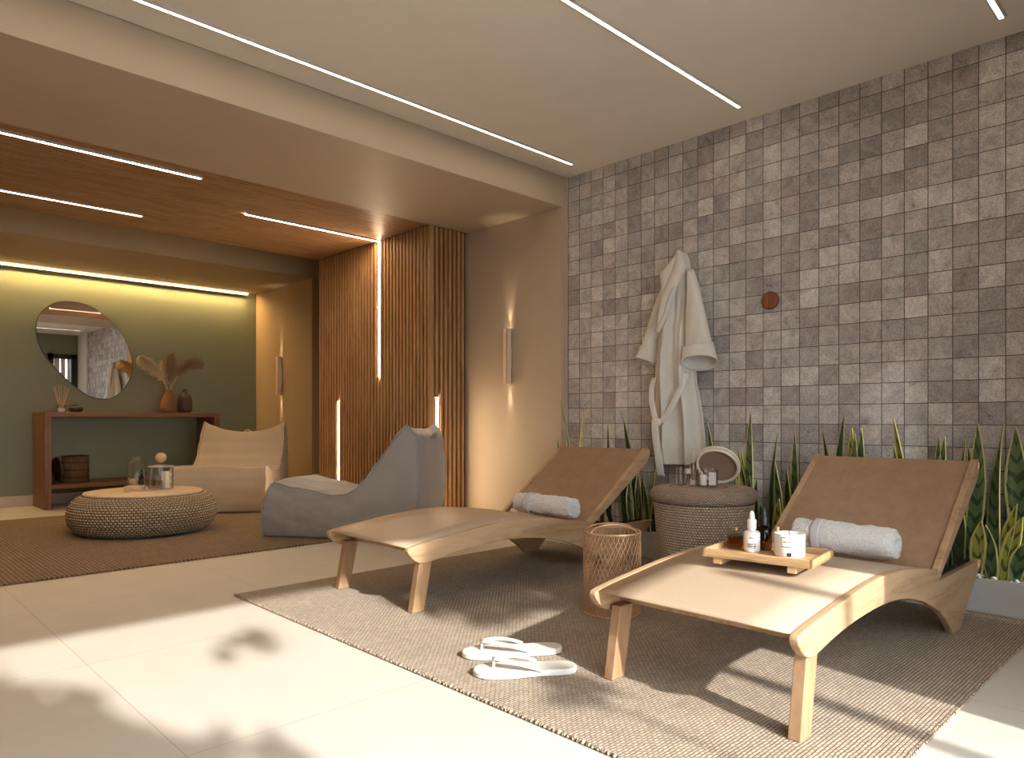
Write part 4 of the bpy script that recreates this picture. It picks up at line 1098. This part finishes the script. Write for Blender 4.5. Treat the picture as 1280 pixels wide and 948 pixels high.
ZG = [(0,.50),(.10,.515),(.30,.475),(.50,.435),(.68,.405),(.82,.41),(.90,.45),(1.0,.56),(1.10,.69),(1.20,.81),(1.30,.94),(1.37,1.02),(1.44,.93)]
beanbag('grey beanbag lounger in front of the slatted wall, seen from its side', (cent[0], cent[1], .0215), rz, 1.44, W, ZG, M['beangrey'], 1.7, ears=.03)
rz = math.radians(51.58); cent = (3.273, 8.280)
ZB = [(0,.53),(.10,.545),(.30,.51),(.50,.47),(.65,.45),(.78,.46),(.86,.50),(.96,.62),(1.06,.76),(1.15,.90),(1.20,.975),(1.27,.95)]
beanbag('beige beanbag lounger facing the viewer beside the rope ottoman', (cent[0], cent[1], .0215), rz, 1.27, 1.06, ZB, M['beanbeige'], 8.3, ears=.10)

# ------------------------------------------------------------------ sun-blocking trees added outside the windows
def sun_blocker_tree(label, x, y, h, tr, crowns, seed, ln=.34):
    o = thing('garden_tree', label, 'tree', (x, y, -.05), 0, 'garden trees outside the windows')
    build('trunk', MB().tube([(0,0,0),(.02,.03,h*.5),(0,0,h)], [tr*1.2,tr,tr*.8], 10), M['bark'], o)
    rg = random.Random(seed); m = MB()
    for (cx, cz, r_, n) in crowns:
        for k in range(n):
            d = Vector((rg.gauss(0,1), rg.gauss(0,.5), rg.gauss(0,1))).normalized()*r_*rg.random()**.5
            c = Vector((cx-x, 0, cz+.05))+d; a = rg.random()*2*PI; L_ = ln*(.7+.6*rg.random())
            t1 = Vector((math.cos(a), rg.uniform(-.4,.4), math.sin(a))).normalized(); s1 = t1.cross(Vector((0,1,0))).normalized(); w_ = L_*.22
            m.add([c-t1*L_*.5, c+s1*w_-t1*L_*.1, c+s1*w_*.8+t1*L_*.2, c+t1*L_*.5, c-s1*w_*.8+t1*L_*.2, c-s1*w_-t1*L_*.1], [(0,1,2,3,4,5)])
    build('foliage', m, M['gardenleaf'], o, solid=.004)
# unseen trees, added to shade the sun on floor and loungers
# crowns given where they stand, a little over a metre beyond the glass
sun_blocker_tree('dense leafy garden shrub low on the left outside the large window', -.3, -1.75, 1.5, .05, [(-.52,2.85,.40,110),(-.12,2.5,.36,110),(.24,2.15,.32,90),(.60,1.82,.28,70),(-.2,1.9,.55,150),(.4,1.4,.5,110)], 4, .24)
sun_blocker_tree('broad leaved garden tree outside the large window behind the viewer', 2.35, -1.75, 2.4, .05, [(2.05,2.98,.36,80),(2.6,2.95,.42,100),(2.35,3.4,.45,110),(1.95,3.42,.22,24),(2.75,3.4,.4,60)], 9, .24)
sun_blocker_tree('slim young garden tree outside the large window behind the viewer', 1.69, -1.75, 2.0, .015, [(1.69,2.12,.13,16),(.75,3.05,.2,7)], 12, .22)

# ------------------------------------------------------------------ lights, sky, camera
sun = bpy.data.lights.new('sun', 'SUN'); sun.energy = 6.8; sun.angle = math.radians(1.15); sun.color = (1,.955,.89)
so = bpy.data.objects.new('sun', sun); COL.objects.link(so)
AZ, EL = math.radians(8), math.radians(29.65)
d = Vector((math.sin(AZ)*math.cos(EL), math.cos(AZ)*math.cos(EL), -math.sin(EL)))
so.rotation_euler = d.to_track_quat('-Z','Y').to_euler()
w = bpy.data.worlds.new('sky'); w.use_nodes = True; SC.world = w
bg = w.node_tree.nodes['Background']; bg.inputs[0].default_value = (.92,.96,1.0,1); bg.inputs[1].default_value = 6.8

cam = bpy.data.cameras.new('camera'); co = bpy.data.objects.new('camera', cam); COL.objects.link(co)
cam.sensor_width = 36; cam.lens = 889.6/1280*36; cam.shift_y = (524.5-474)/1280; cam.clip_start = .02
co.location = (0, 0, 1.1*S); co.rotation_euler = (math.radians(90), 0, math.radians(-44.16))
SC.camera = co
SC.view_settings.view_transform = 'Standard'; SC.view_settings.look = 'None'
SC.view_settings.exposure = .38; SC.view_settings.gamma = 1; SC.view_settings.use_curve_mapping = False
SC.cycles.use_denoising = True
SC.cycles.max_bounces = 10; SC.cycles.transparent_max_bounces = 24; SC.cycles.sample_clamp_indirect = 6
SC.cycles.caustics_reflective = False; SC.cycles.caustics_refractive = False
